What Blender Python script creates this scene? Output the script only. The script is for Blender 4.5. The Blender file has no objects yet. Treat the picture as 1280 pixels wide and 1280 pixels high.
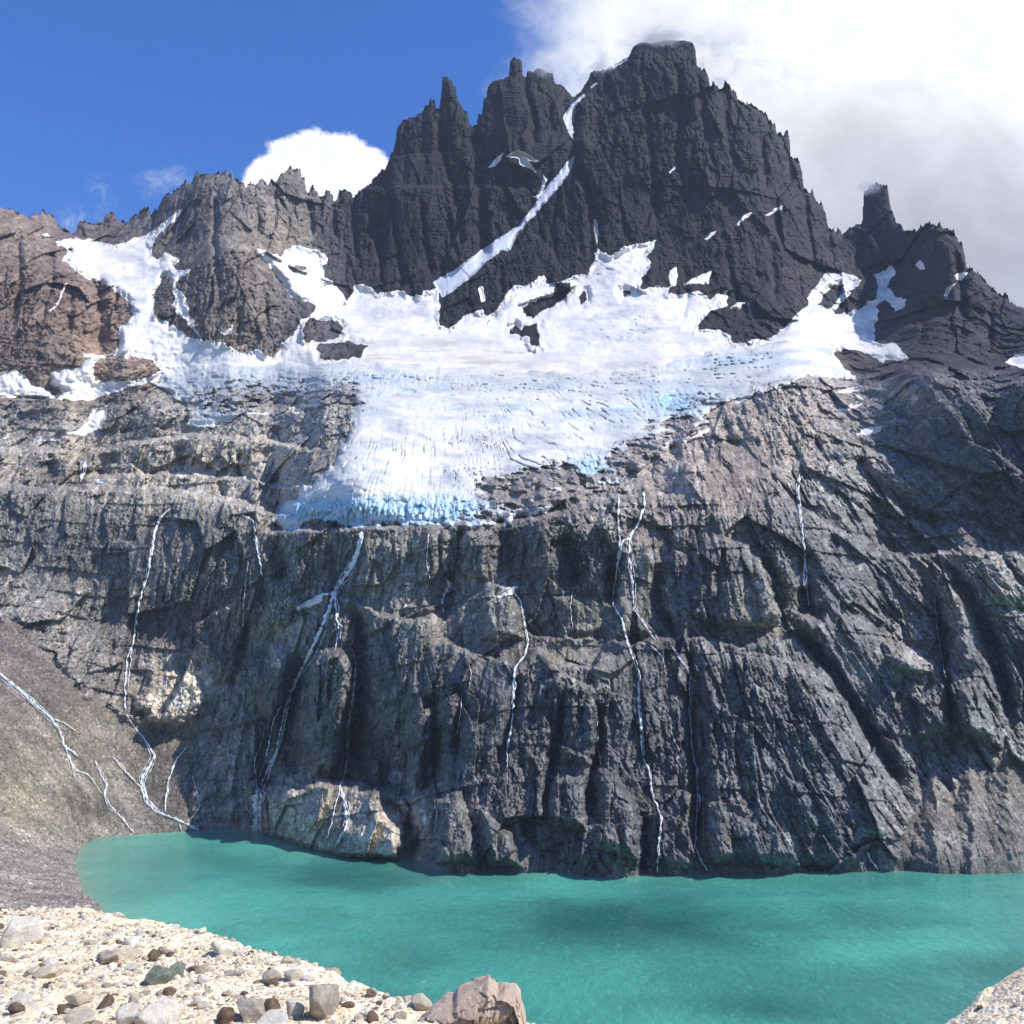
import bpy, math, random
import numpy as np
F = np.float32
random.seed(7)
rs = np.random.RandomState(11)
C = bpy.context.scene.collection

# ---------------------------------------------------------------- camera, sky, sun, exposure
H = 100.0                      # eye height above the lake (m)
PITCH = math.radians(11.0)
FOV = math.radians(52.0)
FP = 640 / math.tan(FOV / 2)   # focal length in photo pixels
cam_d = bpy.data.cameras.new('camera'); cam = bpy.data.objects.new('camera', cam_d); C.objects.link(cam)
cam.location = (0, 0, H); cam.rotation_euler = (math.pi / 2 + PITCH, 0, 0)
cam_d.angle = FOV; cam_d.clip_start = 0.1; cam_d.clip_end = 60000
bpy.context.scene.camera = cam
SUN_EL, SUN_AZ = math.radians(50), math.radians(110)      # azimuth from +Y (view) towards +X (right)
sd = (math.cos(SUN_EL) * math.sin(SUN_AZ), math.cos(SUN_EL) * math.cos(SUN_AZ), math.sin(SUN_EL))
sun_d = bpy.data.lights.new('sun', 'SUN'); sun = bpy.data.objects.new('sun', sun_d); C.objects.link(sun)
sun_d.energy = 5.0; sun_d.angle = math.radians(0.5); sun_d.color = (1, 0.96, 0.9)
from mathutils import Vector
sun.rotation_euler = Vector(sd).to_track_quat('Z', 'Y').to_euler()
vs = bpy.context.scene.view_settings
vs.view_transform = 'Standard'; vs.look = 'None'; vs.gamma = 1; vs.exposure = 0.25

class NT:
    """small helper to write node trees"""
    def __init__(s, tree):
        s.t = tree; s.n = tree.nodes; s.l = tree.links
    def node(s, typ, ins=None, **kw):
        n = s.n.new(typ)
        for k, v in kw.items(): setattr(n, k, v)
        for k, v in (ins or {}).items(): s.put(n.inputs[k], v)
        return n
    def put(s, sock, v):
        if isinstance(v, bpy.types.NodeSocket): s.l.new(v, sock)
        elif v is not None:
            if hasattr(sock.default_value, '__len__') and not hasattr(v, '__len__'): v = (v,) * len(sock.default_value)
            if hasattr(sock.default_value, '__len__') and len(sock.default_value) == 4 and len(v) == 3: v = tuple(v) + (1,)
            sock.default_value = v
    def m(s, op, a, b=None, c=None, clamp=False):
        n = s.n.new('ShaderNodeMath'); n.operation = op; n.use_clamp = clamp
        s.put(n.inputs[0], a); s.put(n.inputs[1], b) if b is not None else None
        if c is not None: s.put(n.inputs[2], c)
        return n.outputs[0]
    def mix(s, f, a, b, mode='MIX'):
        n = s.n.new('ShaderNodeMix'); n.data_type = 'RGBA'; n.blend_type = mode
        s.put(n.inputs[0], f); s.put(n.inputs[6], a); s.put(n.inputs[7], b)
        return n.outputs[2]
    def noise(s, vec, scale, detail=6, rough=0.55, dist=0.0):
        return s.node('ShaderNodeTexNoise', {'Vector': vec, 'Scale': scale, 'Detail': detail, 'Roughness': rough, 'Distortion': dist}).outputs[0]
    def ramp(s, f, stops):
        n = s.n.new('ShaderNodeValToRGB'); e = n.color_ramp.elements
        while len(e) < len(stops): e.new(0.5)
        for i, (p, c) in enumerate(stops):
            e[i].position = p; e[i].color = (tuple(c) + (1,)) if hasattr(c, '__len__') else (c, c, c, 1)
        s.put(n.inputs[0], f); return n.outputs[0]
    def sm(s, v, a, b):
        n = s.n.new('ShaderNodeMapRange'); n.interpolation_type = 'SMOOTHSTEP'
        s.put(n.inputs[0], v); s.put(n.inputs[1], a); s.put(n.inputs[2], b)
        return n.outputs[0]

cp, sp_ = math.cos(PITCH), math.sin(PITCH)
def ray(px, py):
    cx = (px - 640) / FP; cz = (640 - py) / FP
    return cx, cp - cz * sp_, sp_ + cz * cp     # x, y, z components
def lake_y(px, py):
    cx, dy, dz = ray(px, py); return H * dy / (-dz)

world = bpy.data.worlds.new("World"); bpy.context.scene.world = world; world.use_nodes = True
W = NT(world.node_tree); W.n.clear()
sky = W.node('ShaderNodeTexSky', sky_type='NISHITA', sun_disc=False, sun_elevation=SUN_EL, sun_rotation=SUN_AZ, altitude=1300, air_density=1.0, dust_density=0.4, ozone_density=2.0)
tc = W.node('ShaderNodeTexCoord')
sep = W.node('ShaderNodeSeparateXYZ', {0: tc.outputs['Generated']})
dx_, dy_, dz_ = sep.outputs
ysafe = W.m('MAXIMUM', dy_, 0.12)
U = W.m('DIVIDE', dx_, ysafe); V = W.m('DIVIDE', dz_, ysafe)
uv = W.node('ShaderNodeCombineXYZ', {0: U, 1: V, 2: 0.0}).outputs[0]
def uvp(px, py):
    cx, dy, dz = ray(px, py); return cx / dy, dz / dy
nbig = W.noise(uv, 3.0, 8, 0.55, 0.3)
nmid = W.noise(uv, 9.0, 9, 0.6, 0.4)
nfin = W.noise(uv, 26.0, 8, 0.65, 0.3)
def dist_ell(px, py, rx, ry):
    u0, v0 = uvp(px, py); u1, _ = uvp(px + rx, py); _, v1 = uvp(px, py - ry)
    a = W.m('DIVIDE', W.m('SUBTRACT', U, u0), u1 - u0); b = W.m('DIVIDE', W.m('SUBTRACT', V, v0), v1 - v0)
    return W.m('SQRT', W.m('ADD', W.m('MULTIPLY', a, a), W.m('MULTIPLY', b, b)))
# large cloud bank filling the right of the sky
bank_ = W.m('MINIMUM', dist_ell(1140, 80, 445, 420), dist_ell(1400, 300, 560, 500))
bank_ = W.m('ADD', bank_, W.m('MULTIPLY', W.m('SUBTRACT', nbig, 0.5), 0.35))
bank_ = W.m('ADD', bank_, W.m('MULTIPLY', W.m('SUBTRACT', nmid, 0.5), 0.42))
bank_ = W.m('ADD', bank_, W.m('MULTIPLY', W.m('SUBTRACT', nfin, 0.5), 0.15))
bank = W.m('SUBTRACT', 1.0, W.sm(bank_, 0.84, 1.17))
bank = W.m('SUBTRACT', bank, W.m('MULTIPLY', W.m('MULTIPLY', W.m('SUBTRACT', 1.0, W.sm(dist_ell(850, 85, 190, 60), 0.2, 1.1)), W.sm(nfin, 0.42, 0.66)), 0.45))
# bright cumulus behind the left ridge
cum_ = W.m('MINIMUM', dist_ell(402, 222, 84, 56), dist_ell(352, 222, 50, 34))
cum_ = W.m('MINIMUM', cum_, dist_ell(448, 225, 46, 44))
cum_ = W.m('ADD', cum_, W.m('MULTIPLY', W.m('SUBTRACT', nmid, 0.5), 0.5))
cum_ = W.m('ADD', cum_, W.m('MULTIPLY', W.m('SUBTRACT', nfin, 0.5), 0.75))
cum = W.m('SUBTRACT', 1.0, W.sm(cum_, 0.92, 1.1))
# faint wisps
w1 = W.m('MINIMUM', W.m('MINIMUM', dist_ell(122, 245, 34, 26), dist_ell(205, 228, 46, 22)), dist_ell(90, 275, 40, 22))
w1 = W.m('MULTIPLY', W.m('SUBTRACT', 1.0, W.sm(w1, 0.0, 1.3)), W.sm(nfin, 0.44, 0.72))
wisp = W.m('MULTIPLY', w1, 0.55)
# haze-whitening close to the cloud and cloud cover elsewhere round the horizon (away from the view)
cover = W.m('MAXIMUM', W.m('MAXIMUM', bank, cum), wisp)
gen = W.node('ShaderNodeVectorMath', {0: tc.outputs['Generated'], 1: (2.2, 2.2, 4.5)}, operation='MULTIPLY').outputs[0]
back = W.m('MULTIPLY', W.sm(W.noise(gen, 1.4, 8, 0.6, 0.2), 0.56, 0.68), 0.6)
back = W.m('MULTIPLY', back, W.m('SUBTRACT', 1.0, W.sm(dy_, 0.1, 0.35)))
cover = W.m('MAXIMUM', cover, back)
skyc = W.mix(1.0, sky.outputs[0], (0.70, 0.90, 1.34, 1), 'MULTIPLY')
hsv = W.node('ShaderNodeHueSaturation', {'Saturation': 1.1, 'Value': 1.0, 'Color': skyc})
# cloud brightness: bright white near the sun side, grey-lavender low on the right
g1 = W.sm(W.m('ADD', V, W.m('MULTIPLY', W.m('SUBTRACT', nbig, 0.5), 0.12)), uvp(640, 360)[1], uvp(640, 60)[1])
gx = W.m('SUBTRACT', 1.0, W.m('MULTIPLY', W.sm(U, uvp(760, 200)[0], uvp(1150, 200)[0]), W.m('SUBTRACT', 1.0, g1)))
val = W.m('ADD', 0.77, W.m('MULTIPLY', gx, 0.36))
val = W.m('ADD', val, W.m('MULTIPLY', cum, 0.13))
val = W.m('MULTIPLY', val, W.m('ADD', 0.74, W.m('ADD', W.m('MULTIPLY', W.sm(nmid, 0.3, 0.7), 0.18), W.m('MULTIPLY', W.sm(nbig, 0.35, 0.65), 0.18))))
cl = W.mix(gx, (0.64, 0.65, 0.76, 1), (0.84, 0.86, 0.90, 1))
cl = W.node('ShaderNodeVectorMath', {0: cl, 3: val}, operation='SCALE').outputs[0]
SKY_S = 0.14
clb = W.node('ShaderNodeVectorMath', {0: cl, 3: 1 / SKY_S}, operation='SCALE').outputs[0]
fin = W.mix(cover, hsv.outputs[0], clb)
bg = W.node('ShaderNodeBackground', {'Color': fin, 'Strength': SKY_S})
out = W.node('ShaderNodeOutputWorld', {0: bg.outputs[0]})

# ---------------------------------------------------------------- numeric helpers
def _h(ix, iz, seed):
    h = (ix.astype(np.int64) * 374761393 + iz.astype(np.int64) * 668265263 + seed * 974634777) & 0xFFFFFFFF
    h = ((h ^ (h >> 13)) * 1274126177) & 0xFFFFFFFF
    h = ((h ^ (h >> 15)) * 2246822519) & 0xFFFFFFFF
    return ((h ^ (h >> 16)) & 0xFFFFFF).astype(F) / F(0xFFFFFF)
def perlin(x, z, seed=0):
    ix = np.floor(x); iz = np.floor(z); fx = (x - ix).astype(F); fz = (z - iz).astype(F)
    u = fx * fx * fx * (fx * (fx * 6 - 15) + 10); v = fz * fz * fz * (fz * (fz * 6 - 15) + 10)
    def g(a, b):
        t = _h(ix + a, iz + b, seed) * F(6.2831853)
        return np.cos(t) * (fx - a) + np.sin(t) * (fz - b)
    n0 = g(0, 0); n1 = g(1, 0); n2 = g(0, 1); n3 = g(1, 1)
    return ((n0 + (n1 - n0) * u) * (1 - v) + (n2 + (n3 - n2) * u) * v) * F(1.5)
def fbm(x, z, seed=0, o=4, g=0.5):
    a = F(1); s = 0; t = 0
    for i in range(o):
        s = s + a * perlin(x * 2 ** i + i * 17.3, z * 2 ** i - i * 9.1, seed + i); t += a; a *= g
    return s / t
def ridged(x, z, seed=0, o=3, g=0.5):
    a = F(1); s = 0; t = 0
    for i in range(o):
        s = s + a * (1 - 2 * np.abs(perlin(x * 2 ** i + i * 7.7, z * 2 ** i + i * 3.1, seed + i))); t += a; a *= g
    return s / t
def facet(x, z, seed=0, tilt=1.0, crack=0.0):
    """blocky, fractured relief: every Voronoi cell is a tilted plane of its own"""
    ix = np.floor(x); iz = np.floor(z); best = np.full(x.shape, 9e9, F); b2 = best.copy(); out = np.zeros(x.shape, F)
    for a in (-1, 0, 1):
        for b in (-1, 0, 1):
            cx = ix + a; cz = iz + b
            r1 = _h(cx, cz, seed); r2 = _h(cx, cz, seed + 5)
            dx = (x - cx - r1).astype(F); dz = (z - cz - r2).astype(F)
            d = dx * dx + dz * dz
            r3 = _h(cx, cz, seed + 9); r4 = _h(cx, cz, seed + 13); r5 = _h(cx, cz, seed + 21)
            hgt = (r3 - 0.5) + tilt * ((r4 - 0.5) * dx * 1.6 + (r5 - 0.5) * dz * 1.2)
            m = d < best
            b2 = np.where(m, best, np.minimum(b2, d)); out = np.where(m, hgt, out); best = np.where(m, d, best)
    if crack:
        out = out + crack * np.clip(1 - (np.sqrt(b2) - np.sqrt(best)) / 0.12, 0, 1)
    return out
def sst(x, a, b):
    t = np.clip((x - a) / (b - a), 0, 1); return t * t * (3 - 2 * t)
def sdf(poly, X, Y, margin=40):
    """signed pixel distance to a polygon, positive inside; -1e3 far away"""
    P = np.array(poly, F); out = np.full(X.shape, -1e3, F)
    m = (X > P[:, 0].min() - margin) & (X < P[:, 0].max() + margin) & (Y > P[:, 1].min() - margin) & (Y < P[:, 1].max() + margin)
    if not m.any(): return out
    x = X[m]; y = Y[m]; d = np.full(x.shape, 1e9, F); ins = np.zeros(x.shape, bool)
    for i in range(len(P)):
        x0, y0 = P[i]; x1, y1 = P[(i + 1) % len(P)]
        ex, ey = x1 - x0, y1 - y0
        t = np.clip(((x - x0) * ex + (y - y0) * ey) / (ex * ex + ey * ey + 1e-9), 0, 1)
        d = np.minimum(d, (x - x0 - t * ex) ** 2 + (y - y0 - t * ey) ** 2)
        c = ((y0 > y) != (y1 > y)) & (x < (x1 - x0) * (y - y0) / (y1 - y0 + 1e-9) + x0)
        ins ^= c
    out[m] = np.where(ins, 1, -1) * np.sqrt(d); return out
def ldist(line, X, Y, margin=60):
    """distance to a polyline and position along it (0..1)"""
    P = np.array(line, F); out = np.full(X.shape, 1e3, F); tt = np.zeros(X.shape, F)
    m = (X > P[:, 0].min() - margin) & (X < P[:, 0].max() + margin) & (Y > P[:, 1].min() - margin) & (Y < P[:, 1].max() + margin)
    if not m.any(): return out, tt
    x = X[m]; y = Y[m]; d = np.full(x.shape, 1e9, F); tb = np.zeros(x.shape, F); n = len(P) - 1
    for i in range(n):
        x0, y0 = P[i]; x1, y1 = P[i + 1]; ex, ey = x1 - x0, y1 - y0
        t = np.clip(((x - x0) * ex + (y - y0) * ey) / (ex * ex + ey * ey + 1e-9), 0, 1)
        q = (x - x0 - t * ex) ** 2 + (y - y0 - t * ey) ** 2
        tb = np.where(q < d, (i + t) / n, tb); d = np.minimum(d, q)
    out[m] = np.sqrt(d); tt[m] = tb; return out, tt

def grid_mesh(name, P, keep, col=None, extra=None, mat=None, parent=None):
    """mesh from an HxWx3 array of points; keep = (H-1)x(W-1) bool of faces"""
    Hh, Ww = P.shape[:2]
    ys, xs = np.nonzero(keep)
    a = ys * Ww + xs
    q = np.stack([a, a + Ww, a + Ww + 1, a + 1], 1).astype(np.int64)
    used = np.zeros(Hh * Ww, bool); used[q.ravel()] = True
    idx = np.cumsum(used) - 1; q = idx[q]
    v = P.reshape(-1, 3)[used].astype(F)
    me = bpy.data.meshes.new(name)
    me.vertices.add(len(v)); me.vertices.foreach_set('co', v.ravel())
    me.loops.add(q.size); me.loops.foreach_set('vertex_index', q.ravel().astype(np.int32))
    me.polygons.add(len(q)); me.polygons.foreach_set('loop_start', np.arange(0, q.size, 4, dtype=np.int32))
    me.polygons.foreach_set('use_smooth', np.ones(len(q), bool))
    me.update(calc_edges=True)
    def attr(nm, arr):
        c = np.ones((len(v), 4), F); arr = np.asarray(arr, F); arr = arr.reshape(-1, arr.shape[-1])[used]
        c[:, :arr.shape[1]] = arr
        at = me.color_attributes.new(nm, 'FLOAT_COLOR', 'POINT'); at.data.foreach_set('color', c.ravel())
    if col is not None: attr('Col', col)
    if extra is not None: attr('Aux', extra)
    o = bpy.data.objects.new(name, me); C.objects.link(o)
    if mat: me.materials.append(mat)
    if parent: o.parent = parent
    return o
def tag(o, label=None, cat=None, group=None, kind=None):
    if label: o['label'] = label
    if cat: o['category'] = cat
    if group: o['group'] = group
    if kind: o['kind'] = kind
    return o

# ---------------------------------------------------------------- materials
def new_mat(name):
    m = bpy.data.materials.new(name); m.use_nodes = True; t = NT(m.node_tree); t.n.clear()
    b = t.node('ShaderNodeBsdfPrincipled'); t.node('ShaderNodeOutputMaterial', {0: b.outputs[0]})
    return m, t, b
def rock_mat(name, sc, bump, spec=0.25, rough=0.85, var=0.5):
    m, t, b = new_mat(name)
    g = t.node('ShaderNodeMapping', {'Vector': t.node('ShaderNodeTexCoord').outputs['Object'], 'Location': (371.3, 113.7, 57.1)}).outputs[0]
    col = t.node('ShaderNodeAttribute', attribute_name='Col').outputs['Color']
    mp = t.node('ShaderNodeMapping', {'Vector': g, 'Scale': (sc, sc, sc * 0.45)}).outputs[0]
    n1 = t.noise(mp, 1.0, 10, 0.65); n2 = t.noise(mp, 7.0, 6, 0.7)
    f = t.m('ADD', 1.0 - var * 0.5 - 0.12, t.m('ADD', t.m('MULTIPLY', t.sm(n1, 0.3, 0.7), var), t.m('MULTIPLY', n2, 0.24)))
    c = t.node('ShaderNodeVectorMath', {0: col, 3: f}, operation='SCALE').outputs[0]
    t.put(b.inputs['Base Color'], c); b.inputs['Roughness'].default_value = rough
    b.inputs['Specular IOR Level'].default_value = spec
    bh = t.m('ADD', n1, t.m('MULTIPLY', n2, 0.35))
    t.put(b.inputs['Normal'], t.node('ShaderNodeBump', {'Strength': 0.75, 'Distance': bump, 'Height': bh}).outputs[0])
    return m
M_far = rock_mat('dark_basalt', 0.10, 4.0)
M_cliff = rock_mat('grey_cliff_rock', 0.22, 1.8, spec=0.35, rough=0.75)
M_scree = rock_mat('loose_scree', 0.35, 1.6, var=0.75)

def snow_material(name, glacier):
    m, t, b = new_mat(name)
    g = t.node('ShaderNodeMapping', {'Vector': t.node('ShaderNodeTexCoord').outputs['Object'], 'Location': (371.3, 113.7, 57.1)}).outputs[0]
    aux = t.node('ShaderNodeAttribute', attribute_name='Col').outputs['Color']
    n = t.noise(g, 0.12, 8, 0.6); n2 = t.noise(g, 0.6, 6, 0.6)
    t.put(b.inputs['Base Color'], t.mix(t.m('MULTIPLY', t.sm(n, 0.45, 0.8), 0.14), aux, (0.5, 0.5, 0.5, 1), 'MULTIPLY'))
    b.inputs['Roughness'].default_value = 0.45 if glacier else 0.6
    b.inputs['Specular IOR Level'].default_value = 0.35
    t.put(b.inputs['Normal'], t.node('ShaderNodeBump', {'Strength': 0.6 if glacier else 0.35, 'Distance': 1.2, 'Height': t.m('ADD', n, t.m('MULTIPLY', n2, 0.4))}).outputs[0])
    return m
M_snow = snow_material('old_snow', False)
M_ice = snow_material('glacier_ice', True)

m, t, b = new_mat('white_water'); M_fall = m; t_f, b_f = t, b
g = t.node('ShaderNodeMapping', {'Vector': t.node('ShaderNodeTexCoord').outputs['Object'], 'Location': (371.3, 113.7, 57.1)}).outputs[0]
n = t.noise(t.node('ShaderNodeMapping', {'Vector': g, 'Scale': (1.2, 1.2, 0.2)}).outputs[0], 1.0, 6, 0.6)
t.put(b.inputs['Base Color'], t.mix(t.sm(n, 0.35, 0.6), (0.6, 0.62, 0.64, 1), (0.9, 0.9, 0.9, 1))); b.inputs['Roughness'].default_value = 0.5
ed_ = t.node('ShaderNodeAttribute', attribute_name='Edge').outputs['Fac']
sn = t.noise(t.node('ShaderNodeMapping', {'Vector': g, 'Scale': (1.6, 1.6, 0.12)}).outputs[0], 1.0, 5, 0.7)
t.put(b.inputs['Alpha'], t.m('MULTIPLY', t.sm(t.m('ADD', ed_, t.m('MULTIPLY', t.m('SUBTRACT', sn, 0.5), 1.5)), 0.15, 0.95), 0.92))

# ---------------------------------------------------------------- tracing of the mountain
SKY = [(-80,262),(-40,250),(0,258),(8,262),(14,262),(20,266),(29,268),(36,272),(44,269),(48,270),(52,263),(58,269),(62,268),(66,272),(69,271),(72,281),(81,289),(91,294),(95,290),(99,279),(107,278),(112,280),(116,281),(129,281),(131,271),(138,266),(144,268),(147,275),(151,276),(156,279),(161,277),(168,269),(172,271),(176,262),(182,264),(186,261),(189,269),(195,263),(198,259),(207,244),(215,241),(225,235),(232,227),(238,229),(244,220),(247,216),(250,221),(255,219),(265,217),(279,218),(284,214),(287,219),(289,210),(292,220),(299,230),(303,228),(307,234),(312,230),(319,232),(324,226),(328,223),(331,230),(335,231),(339,225),(343,230),(346,229),(351,217),(357,214),(363,210),(369,214),(375,212),(377,223),(381,224),(383,240),(386,243),(390,235),(396,239),(401,249),(405,247),(408,238),(412,240),(415,243),(417,252),(420,249),(424,243),(432,238),(439,242),(442,249),(446,243),(454,238),(460,231),(467,225),(472,220),(477,211),(481,212),(484,205),(487,199),(488,191),(491,190),(494,178),(496,161),(501,154),(507,149),(516,147),(526,142),(530,138),(531,131),(535,132),(538,121),(541,126),(543,122),(545,137),(549,136),(550,126),(551,121),(552,108),(553,97),(556,95),(560,98),(565,100),(567,106),(570,109),(572,126),(575,130),(578,134),(583,141),(584,136),(586,151),(591,159),(596,156),(597,144),(602,143),(603,137),(604,126),(608,121),(609,111),(612,106),(615,102),(622,101),(628,99),(634,97),(636,94),(637,77),(642,73),(650,74),(653,79),(653.5,94),(657,97),(659,89),(666,90),(672,86),(679,87),(684,92),(691,90),(694,104),(700,107),(706,109),(711,117),(717,121),(722,119),(729,109),(733,103),(736,97),(739,90),(747,89),(756,87),(763,84),(770,80),(778,76),(786,70),(791,59),(797,55),(803,53),(815,54),(831,51),(845,50),(856,51),(866,54),(869,60),(870,64),(871,82),(876,87),(883,90),(886,99),(888,109),(890,104),(892,103),(897,110),(903,114),(905,106),(908,104),(912,110),(917,114),(920,117),(922,126),(928,129),(934,128),(941,134),(950,139),(959,145),(962,154),(966,153),(969,156),(971,165),(973,168),(979,170),(983,164),(985,168),(987,176),(988,197),(994,199),(998,203),(1001,209),(1003,214),(1004,228),(1006,239),(1012,241),(1016,236),(1018,246),(1020,253),(1024,255),(1027,253),(1030,263),(1033,270),(1035,282),(1039,289),(1042,286),(1045,291),(1048,286),(1051,290),(1053,298),(1056,292),(1059,287),(1066,285),(1073,281),(1077,282),(1078,270),(1079,247),(1080,240),(1085,235),(1090,233),(1095,230),(1103,234),(1109,233),(1111,240),(1112,254),(1115,265),(1119,276),(1124,281),(1129,287),(1137,292),(1142,289),(1146,289),(1153,283),(1161,280),(1168,281),(1174,281),(1180,286),(1186,287),(1190,292),(1192,287),(1194,292),(1196,299),(1203,308),(1206,322),(1208,333),(1211,337),(1214,336),(1223,341),(1229,350),(1236,355),(1240,362),(1245,365),(1252,371),(1257,368),(1260,374),(1262,377),(1268,382),(1280,385),(1300,392),(1330,398),(1440,420)]
SHORE = [(128,1148),(110,1120),(97,1095),(96,1070),(110,1052),(140,1045),(168,1043),(200,1041),(249,1038),(285,1035),(336,1040),(370,1050),(417,1062),(467,1069),(497,1072),(531,1081),(568,1089),(608,1088),(649,1091),(702,1091),(746,1095),(800,1094),(850,1092),(900,1091),(1000,1090),(1100,1089),(1200,1088),(1280,1087),(1440,1085)]
STEP = 1.1
pxs = np.arange(-70, 1350, STEP, dtype=F)
pys = np.arange(44, 1215, STEP, dtype=F)
PX, PYr = np.meshgrid(pxs, pys)
NR, NC = PX.shape
sa = np.array(SKY, F)
sky_c = np.interp(pxs, sa[:, 0], sa[:, 1]).astype(F)
# fine jaggedness of the ridge between the traced points
jag = ridged(pxs / 9, pxs * 0 + 3.3, 77, 3) * 2.2 + perlin(pxs / 2.6, pxs * 0 + 1.7, 5) * 1.6
jag = jag * np.where((pxs < 470) | (pxs > 875), 2.3, 0.9)
jag = np.where((pxs > 780) & (pxs < 868), jag * 0.5, jag)
sky_c = sky_c - jag
ABOVE = np.clip(sky_c[None, :] - PYr, 0, None)          # rows above the ridge become the far side of it
PY = np.maximum(PYr, sky_c[None, :])

# --- control depths (m along the view direction), interpolated smoothly
ctl = []
for (x, y) in SHORE:
    Y = lake_y(x, y); ctl.append((x, y, Y))
    if x > 168: ctl.append((x, y + 45, Y + 6))
ctl += [(-70,1150,505),(0,1150,524),(60,1150,543),(0,1080,675),(50,1080,715),(-70,1050,690),(0,1000,800),(60,1010,855),(120,1000,935),(180,1000,985),(0,900,880),(60,920,930),(120,950,965),(180,940,1010),(230,950,1015),(-70,850,900),(-10,790,1010),(40,800,1010),(90,850,1005),(150,900,1015),(200,910,1035),(-70,1210,430),(60,1210,450),(200,1130,900),(160,1180,700)]
ctl += [(240,870,1055),(320,900,1000),(200,800,1070),(100,760,1080),(0,720,1080),(-70,720,1070),(200,700,1100),(100,680,1110),(0,640,1115),(-70,640,1110),(100,620,1130),(200,625,1130),(300,640,1090),(330,760,1030),
        (330,985,968),(420,975,885),(500,1000,825),(420,900,905),(420,800,930),(420,700,960),(560,980,780),(560,840,820),(560,780,860),(560,700,900),(560,660,915),
        (700,980,745),(700,840,780),(700,780,830),(700,700,870),(700,640,910),(860,980,745),(860,850,790),(860,750,850),(860,650,910),(860,600,960),
        (1000,980,745),(1000,850,790),(1000,750,840),(1000,650,900),(1000,580,970),(1000,520,1060),(1000,480,1160),
        (1140,960,785),(1140,850,815),(1140,750,860),(1140,650,920),(1140,560,980),(1140,470,1060),(1280,900,822),(1280,800,845),(1280,700,875),(1280,600,900),(1280,470,960),(1350,900,835),(1350,700,880),(1350,470,950)]
ctl += [(0,590,1150),(100,590,1160),(200,570,1170),(300,580,1150),(0,540,1230),(100,540,1240),(200,520,1250),(300,520,1240),(380,560,1130),(0,490,1320),(120,490,1360),(220,470,1430),(340,470,1420),(-70,480,1300),
        (-70,400,1420),(0,400,1430),(60,350,1490),(0,265,1600),(-70,260,1600),(140,440,1460),(150,400,1520),(150,330,1650),(180,270,1790),(110,300,1720),(290,420,1480),(300,330,1560),(290,225,1700),(240,260,1700),(380,400,1560),(360,320,1670),(365,220,1780),(440,380,1660),(430,250,1800),
        (440,600,985),(440,500,1250),(540,600,1020),(540,520,1200),(540,450,1450),(540,400,1600),(640,560,1100),(640,500,1260),(640,450,1450),(640,400,1580),(760,560,1080),(760,500,1250),(760,450,1430),(760,390,1580),(860,520,1150),(860,470,1330),(860,420,1470),(960,470,1230),(960,430,1420),(1060,450,1320),(1060,400,1480),
        (500,355,1690),(600,340,1680),(720,340,1700),(800,300,1730),(900,380,1590),(980,380,1560),(500,240,1760),(600,240,1770),(560,110,1850),(645,90,1870),(720,200,1800),(740,100,1900),(830,60,1930),(830,200,1820),(930,250,1740),(930,140,1850),(1000,220,1780),(1040,300,1700),(1090,240,1750),(1060,345,1600),(1110,340,1580),(1170,290,1420),(1180,400,1300),(1120,440,1270),(1260,380,1290),(1260,445,1120),(1350,410,1180),(1140,505,1025),(1280,520,935),(1220,480,1010)]
ctl = np.array(ctl, np.float64)
def mq(d2): return np.sqrt(d2 + 30.0 ** 2)
A = mq((ctl[:, None, 0] - ctl[None, :, 0]) ** 2 + (ctl[:, None, 1] - ctl[None, :, 1]) ** 2)
n_ = len(ctl); Pm = np.c_[np.ones(n_), ctl[:, 0] / 1000, ctl[:, 1] / 1000]
S_ = np.zeros((n_ + 3, n_ + 3)); S_[:n_, :n_] = A; S_[:n_, n_:] = Pm; S_[n_:, :n_] = Pm.T
wts = np.linalg.solve(S_, np.r_[np.log(ctl[:, 2]), 0, 0, 0])
def upsample(cx, cy, val, X, Y):
    fx = np.clip((X - cx[0]) / (cx[1] - cx[0]), 0, len(cx) - 1.001); fy = np.clip((Y - cy[0]) / (cy[1] - cy[0]), 0, len(cy) - 1.001)
    ix = fx.astype(int); iy = fy.astype(int); fx = (fx - ix).astype(F); fy = (fy - iy).astype(F)
    if val.ndim == 3: fx = fx[..., None]; fy = fy[..., None]
    return (val[iy, ix] * (1 - fx) + val[iy, ix + 1] * fx) * (1 - fy) + (val[iy + 1, ix] * (1 - fx) + val[iy + 1, ix + 1] * fx) * fy
cgx = np.arange(-80, 1372, 6.0); cgy = np.arange(30, 1240, 6.0); CGX, CGY = np.meshgrid(cgx, cgy)
cv = np.zeros(CGX.shape)
for i in range(n_): cv += wts[i] * mq((CGX - ctl[i, 0]) ** 2 + (CGY - ctl[i, 1]) ** 2)
cv += wts[n_] + wts[n_ + 1] * CGX / 1000 + wts[n_ + 2] * CGY / 1000
BASE = upsample(cgx, cgy, np.exp(cv).astype(F), PX, PY)

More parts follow.
